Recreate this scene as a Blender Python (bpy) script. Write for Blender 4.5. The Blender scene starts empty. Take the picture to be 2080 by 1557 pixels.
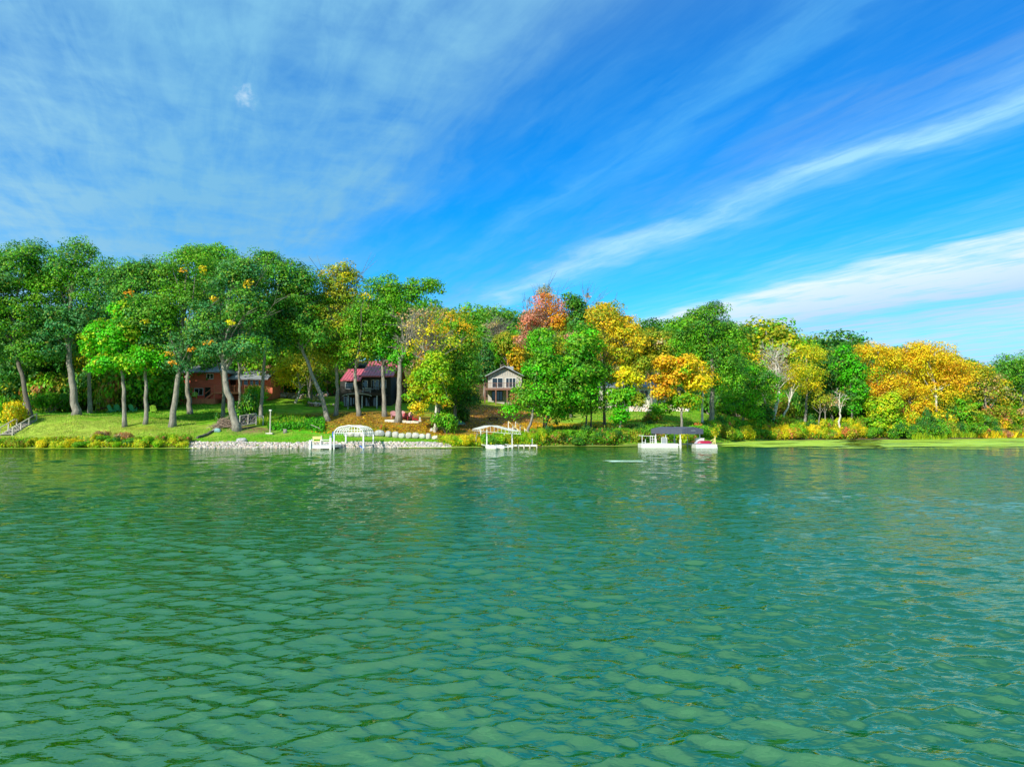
import bpy, math, random
import numpy as np
from mathutils import Vector, noise as mnoise

S = bpy.context.scene
COL = S.collection
R = math.radians

# ------------------------------------------------------------------ camera
F = 1405.0                      # focal length in pixels of the 2080 px wide photograph
CAMZ = 2.6
HZ = 864.0                      # row of the horizon
TH = math.atan((HZ - 778.5) / F)
cam = bpy.data.cameras.new('camera')
camo = bpy.data.objects.new('camera', cam); COL.objects.link(camo)
camo.location = (0, 0, CAMZ); camo.rotation_euler = (R(90) + TH, 0, 0)
cam.sensor_width = 36; cam.lens = F / 2080 * 36; cam.clip_start = 0.1; cam.clip_end = 8000
S.camera = camo

# ------------------------------------------------------------------ light
SUN_EL, SUN_AZ = 33.0, 214.0     # azimuth clockwise from +Y (view direction)
S.view_settings.view_transform = 'Standard'; S.view_settings.look = 'None'
S.view_settings.gamma = 1; S.view_settings.use_curve_mapping = False
S.view_settings.exposure = 0.55
sl = bpy.data.lights.new('sun', 'SUN'); sl.energy = 4.6; sl.angle = R(0.5); sl.color = (1, .93, .80)
so = bpy.data.objects.new('sun', sl); COL.objects.link(so)
sd = Vector((math.sin(R(SUN_AZ)) * math.cos(R(SUN_EL)), math.cos(R(SUN_AZ)) * math.cos(R(SUN_EL)), math.sin(R(SUN_EL))))
so.rotation_euler = sd.to_track_quat('Z', 'Y').to_euler(); so.location = (-60, -40, 60)

W = bpy.data.worlds.new('World'); S.world = W; W.use_nodes = True
nt = W.node_tree; N = nt.nodes; L = nt.links
for n in list(N): N.remove(n)
def nd(t, **k):
    n = N.new(t)
    for a, b in k.items(): setattr(n, a, b)
    return n
def val(sock, x):
    if isinstance(x, (int, float)): sock.default_value = x
    elif isinstance(x, tuple): sock.default_value = x
    else: L.new(x, sock)
def M(op, a, b=None, c=None, clamp=False):
    n = nd('ShaderNodeMath', operation=op, use_clamp=clamp)
    for i, x in enumerate((a, b, c)):
        if x is not None: val(n.inputs[i], x)
    return n.outputs[0]
def ramp(x, pts, interp='LINEAR'):
    n = nd('ShaderNodeValToRGB'); n.color_ramp.interpolation = interp
    el = n.color_ramp.elements
    while len(el) < len(pts): el.new(0.5)
    for e, (p, c) in zip(el, pts):
        e.position = p; e.color = c if isinstance(c, tuple) else (c, c, c, 1)
    L.new(x, n.inputs[0]); return n.outputs[0]
def mixc(f, a, b):
    n = nd('ShaderNodeMix', data_type='RGBA'); val(n.inputs[0], f)
    for s, x in ((n.inputs[6], a), (n.inputs[7], b)):
        if isinstance(x, tuple): s.default_value = x
        else: L.new(x, s)
    return n.outputs[2]
def comb(x, y, z=0.0):
    n = nd('ShaderNodeCombineXYZ'); val(n.inputs[0], x); val(n.inputs[1], y); val(n.inputs[2], z); return n.outputs[0]
def nz(v, scale, detail=5, rough=.5, dist=0.0):
    n = nd('ShaderNodeTexNoise'); L.new(v, n.inputs['Vector']); n.inputs['Scale'].default_value = scale
    n.inputs['Detail'].default_value = detail; n.inputs['Roughness'].default_value = rough
    n.inputs['Distortion'].default_value = dist; return n.outputs[0]
sky = nd('ShaderNodeTexSky', sky_type='NISHITA'); sky.sun_disc = False
sky.sun_elevation = R(SUN_EL); sky.sun_rotation = R(SUN_AZ)
sky.air_density = 1.0; sky.dust_density = 0.4; sky.ozone_density = 2.5
tc = nd('ShaderNodeTexCoord')
sep = nd('ShaderNodeSeparateXYZ'); L.new(tc.outputs['Generated'], sep.inputs[0])
z = M('MAXIMUM', sep.outputs[2], 0.035)
u = M('DIVIDE', sep.outputs[0], z); v = M('DIVIDE', sep.outputs[1], z)
b0 = M('ADD', u, M('MULTIPLY', v, .47)); a0 = M('SUBTRACT', v, M('MULTIPLY', u, .47))
uv = comb(u, v)
w1 = nz(uv, .75, 7, .55)
b = M('ADD', b0, M('MULTIPLY', M('SUBTRACT', w1, .5), .95))
# coverage of the cirrus sheets as a function of the distance b across the streaks
cov = ramp(M('DIVIDE', M('ADD', b, 1.0), 9.0),
           [(0, .72), (.17, .66), (.20, .58), (.226, .12), (.262, .08), (.285, .30), (.31, .09), (.347, .22), (.379, .70), (.385, .70), (.412, .16), (.50, .05), (.575, .14), (.60, .85), (.74, .9), (.80, .5), (.86, .68), (1, .62)])
st = nz(comb(M('MULTIPLY', b, 3.4), M('MULTIPLY', a0, .42)), 1.0, 8, .58, .3)
st = ramp(st, [(.36, 0.0), (.66, 1.0)])
fi = nz(comb(M('MULTIPLY', b0, 9.0), M('MULTIPLY', a0, 1.7)), 1.0, 9, .62, .5)
fi = ramp(fi, [(.36, 0.0), (.66, 1.0)])
big = ramp(nz(uv, .9, 5, .55), [(.3, 0.0), (.75, 1.0)])
veil = ramp(M('DIVIDE', M('ADD', b, 1.0), 9.0), [(.0, 1.0), (.19, 1.0), (.225, 0.0), (.57, 0.0), (.61, .75), (.76, .6), (.84, .25), (1, .4)])
soft = ramp(nz(uv, 2.1, 8, .62, .25), [(.34, 0.0), (.68, 1.0)])
streaky = M('ADD', M('ADD', M('MULTIPLY', st, .85), M('MULTIPLY', fi, .45)), M('ADD', .16, M('MULTIPLY', big, .45)))
blotchy = M('ADD', M('ADD', M('MULTIPLY', soft, .85), M('MULTIPLY', fi, .34)), M('ADD', .30, M('MULTIPLY', big, .55)))
covm = M('MULTIPLY', cov, M('ADD', M('MULTIPLY', streaky, M('SUBTRACT', 1.0, veil)), M('MULTIPLY', blotchy, veil)))
covm = M('ADD', covm, M('MULTIPLY', M('MULTIPLY', st, fi), .17), clamp=True)
hs = nd('ShaderNodeHueSaturation'); hs.inputs['Saturation'].default_value = 1.45
L.new(sky.outputs[0], hs.inputs['Color'])
tint = nd('ShaderNodeMix', data_type='RGBA', blend_type='MULTIPLY'); tint.inputs[0].default_value = 1
L.new(hs.outputs[0], tint.inputs[6]); tint.inputs[7].default_value = (.01, 1.50, 1.88, 1)
el_ = M('DIVIDE', sep.outputs[2], .45, clamp=True)
ccol = ramp(M('DIVIDE', M('ADD', b, 1.0), 9.0), [(0, (2.6, 5.3, 7.4, 1)), (.11, (1.7, 4.5, 7.0, 1)), (.22, (1.7, 4.4, 7.0, 1)), (.29, (1.2, 4.6, 8.2, 1)), (.335, (2.2, 4.0, 6.6, 1)), (.38, (3.2, 6.6, 9.2, 1)), (.46, (1.4, 5.0, 8.6, 1)), (.6, (7.4, 8.8, 9.8, 1)), (.8, (4.4, 6.4, 8.4, 1)), (1, (6.0, 7.6, 9.2, 1))])
skyc = mixc(covm, tint.outputs[2], ccol)
# pale veil added overhead, out of view, to brighten the water's reflections
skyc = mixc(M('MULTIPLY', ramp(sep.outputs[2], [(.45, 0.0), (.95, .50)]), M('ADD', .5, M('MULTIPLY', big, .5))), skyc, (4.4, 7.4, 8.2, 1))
# paler, hazier air close to the horizon
hzm = ramp(sep.outputs[2], [(0, .85), (.10, .38), (.20, .08), (.30, 0.0)])
skyc = mixc(hzm, skyc, (3.2, 5.5, 8.0, 1))
# one small lone cloud high on the left
def dirpx(px, py):
    x = (px - 1040) / F; c = (778.5 - py) / F
    return Vector((x, math.cos(TH) - c * math.sin(TH), math.sin(TH) + c * math.cos(TH))).normalized()
dn = nd('ShaderNodeVectorMath', operation='DISTANCE'); L.new(tc.outputs['Generated'], dn.inputs[0]); dn.inputs[1].default_value = dirpx(499, 194)
pf = M('ADD', dn.outputs['Value'], M('MULTIPLY', M('SUBTRACT', nz(tc.outputs['Generated'], 75, 7, .6), .5), .045))
skyc = mixc(ramp(pf, [(.0, .55), (.013, 0.0)]), skyc, (6.8, 8.2, 9.2, 1))
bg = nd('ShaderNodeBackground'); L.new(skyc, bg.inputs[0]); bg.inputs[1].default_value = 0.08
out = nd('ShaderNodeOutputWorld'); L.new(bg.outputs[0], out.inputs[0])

# ------------------------------------------------------------------ pixel -> point, tagging
def P(px, py, d):
    x = (px - 1040) / F; c = (778.5 - py) / F
    y = math.cos(TH) - c * math.sin(TH); zz = math.sin(TH) + c * math.cos(TH)
    t = d / y
    return Vector((x * t, d, CAMZ + zz * t))
def mpp(d): return d / F            # metres per photo pixel at depth d
def tag(o, label=None, cat=None, group=None, kind=None):
    if label: o['label'] = label
    if cat: o['category'] = cat
    if group: o['group'] = group
    if kind: o['kind'] = kind
    return o
def empty(name, loc, rz=0.0):
    o = bpy.data.objects.new(name, None); COL.objects.link(o)
    o.location = loc; o.rotation_euler = (0, 0, rz); o.empty_display_size = .3; return o
def thing(name, label, cat, loc=(0, 0, 0), rz=0.0, group=None):
    return tag(empty(name, loc, rz), label, cat, group)
def link(name, me, parent=None):
    o = bpy.data.objects.new(name, me); COL.objects.link(o)
    if parent: o.parent = parent
    return o
def copy_tree(o, parent=None):
    c = o.copy(); COL.objects.link(c)
    if parent: c.parent = parent
    for ch in list(o.children): copy_tree(ch, c)
    return c

class MB:
    """collects shapes into one mesh"""
    def __init__(s): s.v = []; s.f = []
    def add(s, vs, fs):
        n = len(s.v); s.v.extend([tuple(x) for x in vs]); s.f.extend([tuple(i + n for i in f) for f in fs]); return s
    def box(s, x0, x1, y0, y1, z0, z1):
        return s.add([(x0, y0, z0), (x1, y0, z0), (x1, y1, z0), (x0, y1, z0), (x0, y0, z1), (x1, y0, z1), (x1, y1, z1), (x0, y1, z1)],
                     [(0, 3, 2, 1), (4, 5, 6, 7), (0, 1, 5, 4), (1, 2, 6, 5), (2, 3, 7, 6), (3, 0, 4, 7)])
    def bar(s, p, q, w, h=None):
        p = Vector(p); q = Vector(q); h = h or w; d = (q - p).normalized()
        up = Vector((0, 0, 1)) if abs(d.z) < .95 else Vector((0, 1, 0))
        a = d.cross(up).normalized() * w / 2; c = a.cross(d).normalized() * h / 2
        vs = [p - a - c, p + a - c, p + a + c, p - a + c, q - a - c, q + a - c, q + a + c, q - a + c]
        return s.add(vs, [(0, 1, 2, 3), (7, 6, 5, 4), (0, 4, 5, 1), (1, 5, 6, 2), (2, 6, 7, 3), (3, 7, 4, 0)])
    def tube(s, pts, rad, n=8, cap=True):
        pts = [Vector(p) for p in pts]; m = len(pts)
        if not hasattr(rad, '__len__'): rad = [rad] * m
        vs = []; ref = None
        for i, p in enumerate(pts):
            d = (pts[min(i + 1, m - 1)] - pts[max(i - 1, 0)]).normalized()
            if ref is None: ref = Vector((1, 0, 0)) if abs(d.x) < .8 else Vector((0, 1, 0))
            a = (ref - d * ref.dot(d)).normalized(); ref = a; c = d.cross(a)
            for k in range(n):
                t = 2 * math.pi * k / n; vs.append(p + (a * math.cos(t) + c * math.sin(t)) * rad[i])
        fs = [(i * n + k, i * n + (k + 1) % n, (i + 1) * n + (k + 1) % n, (i + 1) * n + k) for i in range(m - 1) for k in range(n)]
        if cap: fs += [tuple(reversed(range(n))), tuple(range((m - 1) * n, m * n))]
        return s.add(vs, fs)
    def poly(s, vs): return s.add(vs, [tuple(range(len(vs)))])
    def prism(s, poly, off):
        n = len(poly); off = Vector(off); a = [Vector(p) for p in poly]
        return s.add(a + [p + off for p in a], [tuple(reversed(range(n))), tuple(range(n, 2 * n))] + [(k, (k + 1) % n, n + (k + 1) % n, n + k) for k in range(n)])
    def mesh(s, name, m, smooth=False, bevel=0):
        me = bpy.data.meshes.new(name); me.from_pydata(s.v, [], s.f); me.validate(); me.update()
        me.materials.append(m)
        if smooth: me.polygons.foreach_set('use_smooth', [True] * len(me.polygons))
        return me
    def build(s, name, m, parent=None, smooth=False):
        return link(name, s.mesh(name, m, smooth), parent)

# ------------------------------------------------------------------ materials
def material(name):
    m = bpy.data.materials.new(name); m.use_nodes = True
    global N, L, nt
    nt = m.node_tree; N = nt.nodes; L = nt.links
    for n in list(N): N.remove(n)
    o = nd('ShaderNodeOutputMaterial'); p = nd('ShaderNodeBsdfPrincipled'); L.new(p.outputs[0], o.inputs[0])
    return m, p, o
def plain(name, c, rough=.6, var=.25, scale=3.0, bump=.0, metal=0.0, spec=.4, stretch=None, c2=None):
    m, p, o = material(name)
    t = nd('ShaderNodeTexCoord'); vec = t.outputs['Object']
    if stretch:
        mp = nd('ShaderNodeMapping'); L.new(vec, mp.inputs[0]); mp.inputs['Scale'].default_value = stretch; vec = mp.outputs[0]
    n1 = nz(vec, scale, 6, .6)
    lo = tuple(x * (1 - var) for x in c) + (1,); hi = tuple(min(1, x * (1 + var)) for x in c) + (1,)
    if c2: lo = tuple(c2) + (1,)
    L.new(ramp(n1, [(.3, lo), (.7, hi)]), p.inputs['Base Color'])
    p.inputs['Roughness'].default_value = rough; p.inputs['Metallic'].default_value = metal
    p.inputs['Specular IOR Level'].default_value = spec
    if bump:
        bm = nd('ShaderNodeBump'); bm.inputs['Strength'].default_value = bump; bm.inputs['Distance'].default_value = .05
        L.new(nz(vec, scale * 4, 6, .65), bm.inputs['Height']); L.new(bm.outputs[0], p.inputs['Normal'])
    return m
def leafmat(name='leaves', trans=.35):
    m, p, o = material(name)
    at = nd('ShaderNodeAttribute'); at.attribute_name = 'tint'
    L.new(at.outputs['Color'], p.inputs['Base Color']); p.inputs['Roughness'].default_value = .55
    p.inputs['Specular IOR Level'].default_value = .25
    tr = nd('ShaderNodeBsdfTranslucent'); L.new(at.outputs['Color'], tr.inputs['Color'])
    mx = nd('ShaderNodeMixShader'); mx.inputs[0].default_value = trans
    L.new(p.outputs[0], mx.inputs[1]); L.new(tr.outputs[0], mx.inputs[2]); L.new(mx.outputs[0], o.inputs[0])
    return m
LEAF = leafmat()
BARK = plain('bark', (.27, .25, .21), .9, .35, 2.6, 1.0, stretch=(2.6, 2.6, .5), c2=(.10, .09, .075))
BARKD = plain('bark_dark', (.15, .13, .10), .9, .35, 2.2, .9, stretch=(2.2, 2.2, .35), c2=(.07, .06, .05))
BARKW = plain('bark_white', (.62, .58, .50), .8, .2, 2.0, .6, stretch=(1, 1, 1.6), c2=(.30, .27, .23))
TWIG = plain('twigs', (.36, .31, .27), .9, .2, 3)

# ------------------------------------------------------------------ terrain
HILL_L = [(130, 7.5), (160, 12.5), (200, 19), (260, 27), (460, 34)]
HILL_R = [(160, 5.5), (200, 11), (260, 16), (460, 22)]
def zp(py, d): return CAMZ - (py - HZ) / F * d
# columns: photo column -> [(depth, ('p', row) or height)]
TC = {
 -400: [(60, -2), (76, -.8), (79, 0), (81, .8), (90, 2.6), (100, 4.4), (110, 5)] + HILL_L,
 0: [(60, -2), (76, -.8), (79.5, 0), (81.5, .7), (85, 1.33), (90, 2.7), (95, 3.9), (100, 4.4), (110, 4.9)] + HILL_L,
 155: [(60, -2), (76, -.8), (79.6, 0), (81.3, .7), (84, 1.16), (88, 2.5), (93, 3.85), (97, 4.15), (110, 4.8)] + HILL_L,
 300: [(60, -2), (76, -.8), (79.8, 0), (81.8, .8), (85, 1.45), (90, 2.72), (94, 3.4), (105, 4.8), (120, 6.4)] + HILL_L,
 400: [(60, -2), (77, -.8), (80.3, 0), (81.6, .62), (84, 1.1), (88, 2.0), (92, 2.86), (102, 4.2), (110, 5.4), (118, 6.7)] + HILL_L,
 480: [(60, -2), (77, -.8), (80.6, 0), (82, .62), (86, 1.25), (88, 2.1), (92, 3.0), (100, 3.8), (110, 5.3), (118, 6.7)] + HILL_L,
 560: [(60, -2), (77, -.8), (80.8, 0), (82.2, .62), (87, 1.3), (90, 2.1), (96, 3.4), (105, 5.0), (120, 7.0), (135, 8.7), (160, 12.5), (200, 19), (260, 27), (460, 34)],
 660: [(60, -2), (78, -.8), (81.2, 0), (82.6, .62), (88, 1.4), (90, 1.85), (95, 3.2), (100, 4.1), (110, 5.4), (125, 7.0)] + HILL_L[1:],
 740: [(60, -2), (78, -.8), (81.6, 0), (83, .62), (88, 1.35), (90, 1.85), (95, 3.2), (98, 4.3), (108, 5.3), (125, 7.2)] + HILL_L[1:],
 860: [(60, -2), (78, -.8), (82, 0), (83.4, .62), (86.2, .8), (88, 1.35), (93, 2.6), (97, 3.05), (103, 4.35), (125, 8)] + HILL_L[1:],
 985: [(60, -2), (80, -.8), (84, 0), (86, .5), (90, 1.45), (97, 2.5), (105, 3.8), (115, 5.5), (125, 7.0), (137, 7.8)] + HILL_L[1:],
 1100: [(60, -2), (80, -.8), (86, 0), (88, .9), (92, 1.6), (96, 2.3), (105, 3.05), (120, 4.8), (135, 7)] + HILL_L[1:],
 1250: [(60, -2), (80, -.8), (88, 0), (90, 1.0), (95, 2.05), (103, 2.75), (112, 3.9), (122, 5.1), (126, 5.5), (140, 8), (200, 17), (260, 24), (460, 30)],
 1400: [(60, -2), (84, -.8), (93, 0), (96, 1.1), (103, 2.16), (112, 3.55), (125, 5.4), (140, 7.5), (200, 15), (260, 21), (460, 27)],
 1500: [(60, -2), (100, -.8), (113, 0), (116, .8), (125, 2.3), (135, 4.2), (150, 6), (200, 13), (260, 19), (460, 25)],
 1570: [(60, -2), (110, -.8), (121, 0), (124, .7), (130, 2.2), (140, 3.8), (155, 6), (200, 12), (260, 18), (460, 24)],
 1700: [(60, -2), (115, -.8), (126, 0), (129, .8), (140, 2.6), (155, 4.6)] + HILL_R[1:],
 1900: [(60, -2), (120, -.8), (131, 0), (134, .6), (142, 1.1), (160, 2.6), (200, 7), (260, 12), (460, 18)],
 2080: [(60, -2), (138, -.8), (151, 0), (153, .5), (165, 1.0), (180, 2.5), (220, 6), (260, 9), (460, 14)],
 2500: [(60, -2), (160, -.8), (172, 0), (175, .6), (190, 1.5), (220, 4), (260, 7), (460, 12)],
}
_tk = np.array(sorted(TC)); _dd = np.arange(50, 470, .5)
_tab = np.array([np.interp(_dd, [a for a, _ in TC[k]], [c for _, c in TC[k]]) for k in _tk])
def ground(x, y):
    x = np.asarray(x, float); y = np.asarray(y, float)
    px = np.clip(1040 + F * x / np.maximum(y, 40), _tk[0], _tk[-1])
    j = np.clip(np.searchsorted(_tk, px) - 1, 0, len(_tk) - 2)
    t = (px - _tk[j]) / (_tk[j + 1] - _tk[j])
    f = np.clip((y - 50) / .5, 0, len(_dd) - 1.001); i = f.astype(int); g = f - i
    za = _tab[j, i] * (1 - g) + _tab[j, i + 1] * g; zb = _tab[j + 1, i] * (1 - g) + _tab[j + 1, i + 1] * g
    zz = za * (1 - t) + zb * t
    n = .10 * np.sin(x * .55 + 1.3) * np.sin(y * .43 + x * .1) + .06 * np.sin(x * 1.3 + y * .7)
    return zz + n * np.clip((zz - .3) / 1.0, 0, 1)
def gz(x, y): return float(ground(x, y))
def G(px, d, dz=0.0):
    """ground point seen in photo column px at depth d"""
    x = (px - 1040) / F * d
    for _ in range(3):
        zz = gz(x, d); x = (px - 1040) / F * (d * math.cos(TH) + (zz - CAMZ) * math.sin(TH))
    return Vector((x, d, gz(x, d) + dz))

def np_mesh(name, V, Fq, m, colors=None, smooth=False):
    me = bpy.data.meshes.new(name); nf, k = Fq.shape
    me.vertices.add(len(V)); me.vertices.foreach_set('co', V.astype(np.float32).ravel())
    me.loops.add(nf * k); me.loops.foreach_set('vertex_index', Fq.astype(np.int32).ravel())
    me.polygons.add(nf); me.polygons.foreach_set('loop_start', np.arange(0, nf * k, k, dtype=np.int32))
    me.polygons.foreach_set('loop_total', np.full(nf, k, dtype=np.int32))
    if smooth: me.polygons.foreach_set('use_smooth', np.ones(nf, bool))
    me.update(calc_edges=True)
    if colors is not None:
        a = me.color_attributes.new('tint', 'FLOAT_COLOR', 'POINT')
        c = np.ones((len(V), 4), np.float32); c[:, :3] = colors; a.data.foreach_set('color', c.ravel())
    me.materials.append(m); return me
def grid_faces(nr, nc, wrap=False):
    i, j = np.meshgrid(np.arange(nr - 1), np.arange(nc if wrap else nc - 1), indexing='ij')
    j2 = (j + 1) % nc
    return np.stack([i * nc + j, i * nc + j2, (i + 1) * nc + j2, (i + 1) * nc + j], -1).reshape(-1, 4)

ys = np.concatenate([np.arange(58, 76, 2.0), np.arange(76, 140, .7), np.arange(140, 200, 2), np.arange(200, 465, 6)])
xs = np.concatenate([np.arange(-330, -75, 6), np.arange(-75, 90, 1.0), np.arange(90, 330, 4)])
GX, GY = np.meshgrid(xs, ys); GZ = ground(GX, GY)
# ground cover: lawn, fallen leaves, bare soil
def blob(px, py, cx, cy, rx, ry, soft=.35):
    q = np.sqrt(((px - cx) / rx) ** 2 + ((py - cy) / ry) ** 2); return np.clip((1 + soft - q) / (2 * soft), 0, 1)
PXg = 1040 + F * GX / GY
lawn = np.array([.14, .34, .010]); dry = np.array([.34, .40, .06]); litter = np.array([.34, .15, .03]); wood = np.array([.10, .075, .03]); vivid = np.array([.09, .40, .01])
rngT = np.random.default_rng(5)
jit = rngT.normal(0, 1, GX.shape)
T = np.empty(GX.shape + (3,)); T[:] = lawn
def lay(mask, c):
    m_ = np.clip(mask + jit * .12 * (mask > .02) * (mask < .98), 0, 1)[..., None]; T[:] = T * (1 - m_) + c * m_
lay(blob(PXg, GY, 130, 87, 200, 4), dry * .8 + lawn * .3)
lay(blob(PXg, GY, 640, 87, 130, 3), vivid)
wn = np.array([mnoise.fractal((x * .16, y * .30, 2.2), .7, 2.1, 5) for x, y in zip(GX.ravel(), GY.ravel())]).reshape(GX.shape)
lay(np.clip(wn * 1.6 - .05, 0, .75), dry * .85)
lay(np.clip(-wn * 1.8 - .35, 0, .6), litter * .5 + lawn * .4)
lay(blob(PXg, GY, 760, 98, 150, 6.5), litter * .75 + lawn * .15)
lay(blob(PXg, GY, 880, 91, 90, 3.5) * .6, litter * 1.1)
lay(blob(PXg, GY, 1000, 105, 110, 15), litter * .8 + wood * .2)
lay(blob(PXg, GY, 1120, 96, 110, 8), litter * np.array([1.35, 1.9, 1.0]))
lay(blob(PXg, GY, 1280, 100, 90, 4), litter * .9)
lay(blob(PXg, GY, 500, 89, 60, 2.2), wood * 2)
lay(np.clip((GY - 127) / 10, 0, 1), wood)
lay(np.clip((PXg - 1540) / 60, 0, 1), wood)
lay(np.clip((.35 - GZ) / .35, 0, 1), np.array([.12, .10, .05]))
mt, p_, o_ = material('ground_cover')
at = nd('ShaderNodeAttribute'); at.attribute_name = 'tint'
tcn = nd('ShaderNodeTexCoord')
nn = ramp(nz(tcn.outputs['Object'], .8, 10, .78), [(.32, .5), (.68, 1.45)])
mm = nd('ShaderNodeMix', data_type='RGBA', blend_type='MULTIPLY'); mm.inputs[0].default_value = 1
L.new(at.outputs['Color'], mm.inputs[6]); L.new(nn, mm.inputs[7]); L.new(mm.outputs[2], p_.inputs['Base Color'])
p_.inputs['Roughness'].default_value = .95; p_.inputs['Specular IOR Level'].default_value = .1
bm = nd('ShaderNodeBump'); bm.inputs['Strength'].default_value = .6; bm.inputs['Distance'].default_value = .12
L.new(nz(tcn.outputs['Object'], 6, 8, .7), bm.inputs['Height']); L.new(bm.outputs[0], p_.inputs['Normal'])
o = link('ground', np_mesh('ground', np.stack([GX, GY, GZ], -1).reshape(-1, 3), grid_faces(len(ys), len(xs)), mt, T.reshape(-1, 3), True))
tag(o, kind='structure')

# ------------------------------------------------------------------ lake
mt, p_, o_ = material('lake_water')
tcn = nd('ShaderNodeTexCoord')
lw = nd('ShaderNodeLayerWeight'); 
p_.inputs['Base Color'].default_value = (.003, .080, .003, 1)
p_.inputs['Roughness'].default_value = .025; p_.inputs['IOR'].default_value = 4.0; p_.inputs['Specular Tint'].default_value = (.86, 1.0, .56, 1)
p_.inputs['Specular IOR Level'].default_value = .5
mp = nd('ShaderNodeMapping'); L.new(tcn.outputs['Object'], mp.inputs[0]); mp.inputs['Rotation'].default_value = (0, 0, R(-12)); mp.inputs['Scale'].default_value = (.6, 1.3, 1)
bm = nd('ShaderNodeBump'); bm.inputs['Distance'].default_value = .06; bm.inputs['Strength'].default_value = 1.0
hsum = M('ADD', M('ADD', M('MULTIPLY', nz(mp.outputs[0], 5.0, 3, .6, .5), .30), M('MULTIPLY', nz(mp.outputs[0], 16.0, 1, .5, .4), .07)), M('MULTIPLY', nz(mp.outputs[0], 2.6, 2, .5, .3), .8))
sy = nd('ShaderNodeSeparateXYZ'); L.new(tcn.outputs['Object'], sy.inputs[0])
wind = ramp(M('DIVIDE', sy.outputs[1], 100.0), [(.10, .26), (.30, .45), (.60, .62)])
L.new(M('MULTIPLY', wind, .24), bm.inputs['Distance'])
L.new(hsum, bm.inputs['Height']); L.new(bm.outputs[0], p_.inputs['Normal'])
LAKE = mt
ang = np.radians(np.arange(-56, 56.01, .165)); ang = np.concatenate([ang, np.radians(np.arange(66, 298, 4))])
rad = [2.0, 3.0, 3.6]
while rad[-1] < 30: rad.append(rad[-1] * 1.0066)
while rad[-1] < 84: rad.append(rad[-1] * 1.0085)
while rad[-1] < 150: rad.append(rad[-1] * 1.03)
rad = np.array(rad + [170, 220, 300, 500, 1000, 3000])
RR, AA = np.meshgrid(rad, ang, indexing='ij'); WX = RR * np.sin(AA); WY = RR * np.cos(AA)
WZ = np.zeros_like(WX); DX = np.zeros_like(WX); DY = np.zeros_like(WX)
sp = np.where(RR < 30, RR * .0066, np.where(RR < 84, RR * .0085, RR * .03))
rw = np.random.default_rng(11)
for k in range(165):
    lam = .085 * (1.15 / .085) ** (rw.random() ** .95)
    if k >= 130: lam = 1.2 * 3 ** rw.random()
    th = R(180 + (24 if rw.random() < .55 else -22)) + rw.normal(0, .17)                 # travel direction, toward the camera and a little left
    if rw.random() < .12: th = R(180) + rw.normal(0, .8)
    kx, ky = math.sin(th) * 2 * math.pi / lam, math.cos(th) * 2 * math.pi / lam
    amp = (.0080 if k < 130 else .0085) * lam * (.5 + rw.random()) * (1.0 if lam < .42 else (.42 / lam) ** .8)
    ph = rw.random() * 6.283
    fade = np.clip((lam / (sp * 2.2) - 1), 0, 1)
    if k >= 130: fade = fade * np.clip((RR - 18) / 40, .12, 1)
    elif lam > .55: fade = fade * np.clip((RR + 6) / 30, .45, 1)
    q = kx * WX + ky * WY + ph
    WZ += amp * fade * np.cos(q)
    DX -= amp * fade * math.sin(th) * np.sin(q) * 1.2; DY -= amp * fade * math.cos(th) * np.sin(q) * 1.2
calm = np.clip((84 - WY) / 26, .40, 1)
gust = .75 + .35 * np.sin(WX * .21 + WY * .13) * np.sin(WY * .17 - WX * .07)
WZ *= calm * gust; WX = WX + DX * calm; WY = WY + DY * calm
V = np.concatenate([np.stack([WX, WY, WZ], -1).reshape(-1, 3), [[0, 0, 0]]])
fq = grid_faces(len(rad), len(ang), True)
me = np_mesh('lake', V, fq, LAKE, None, True)
tag(link('lake', me), kind='structure')
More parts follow.
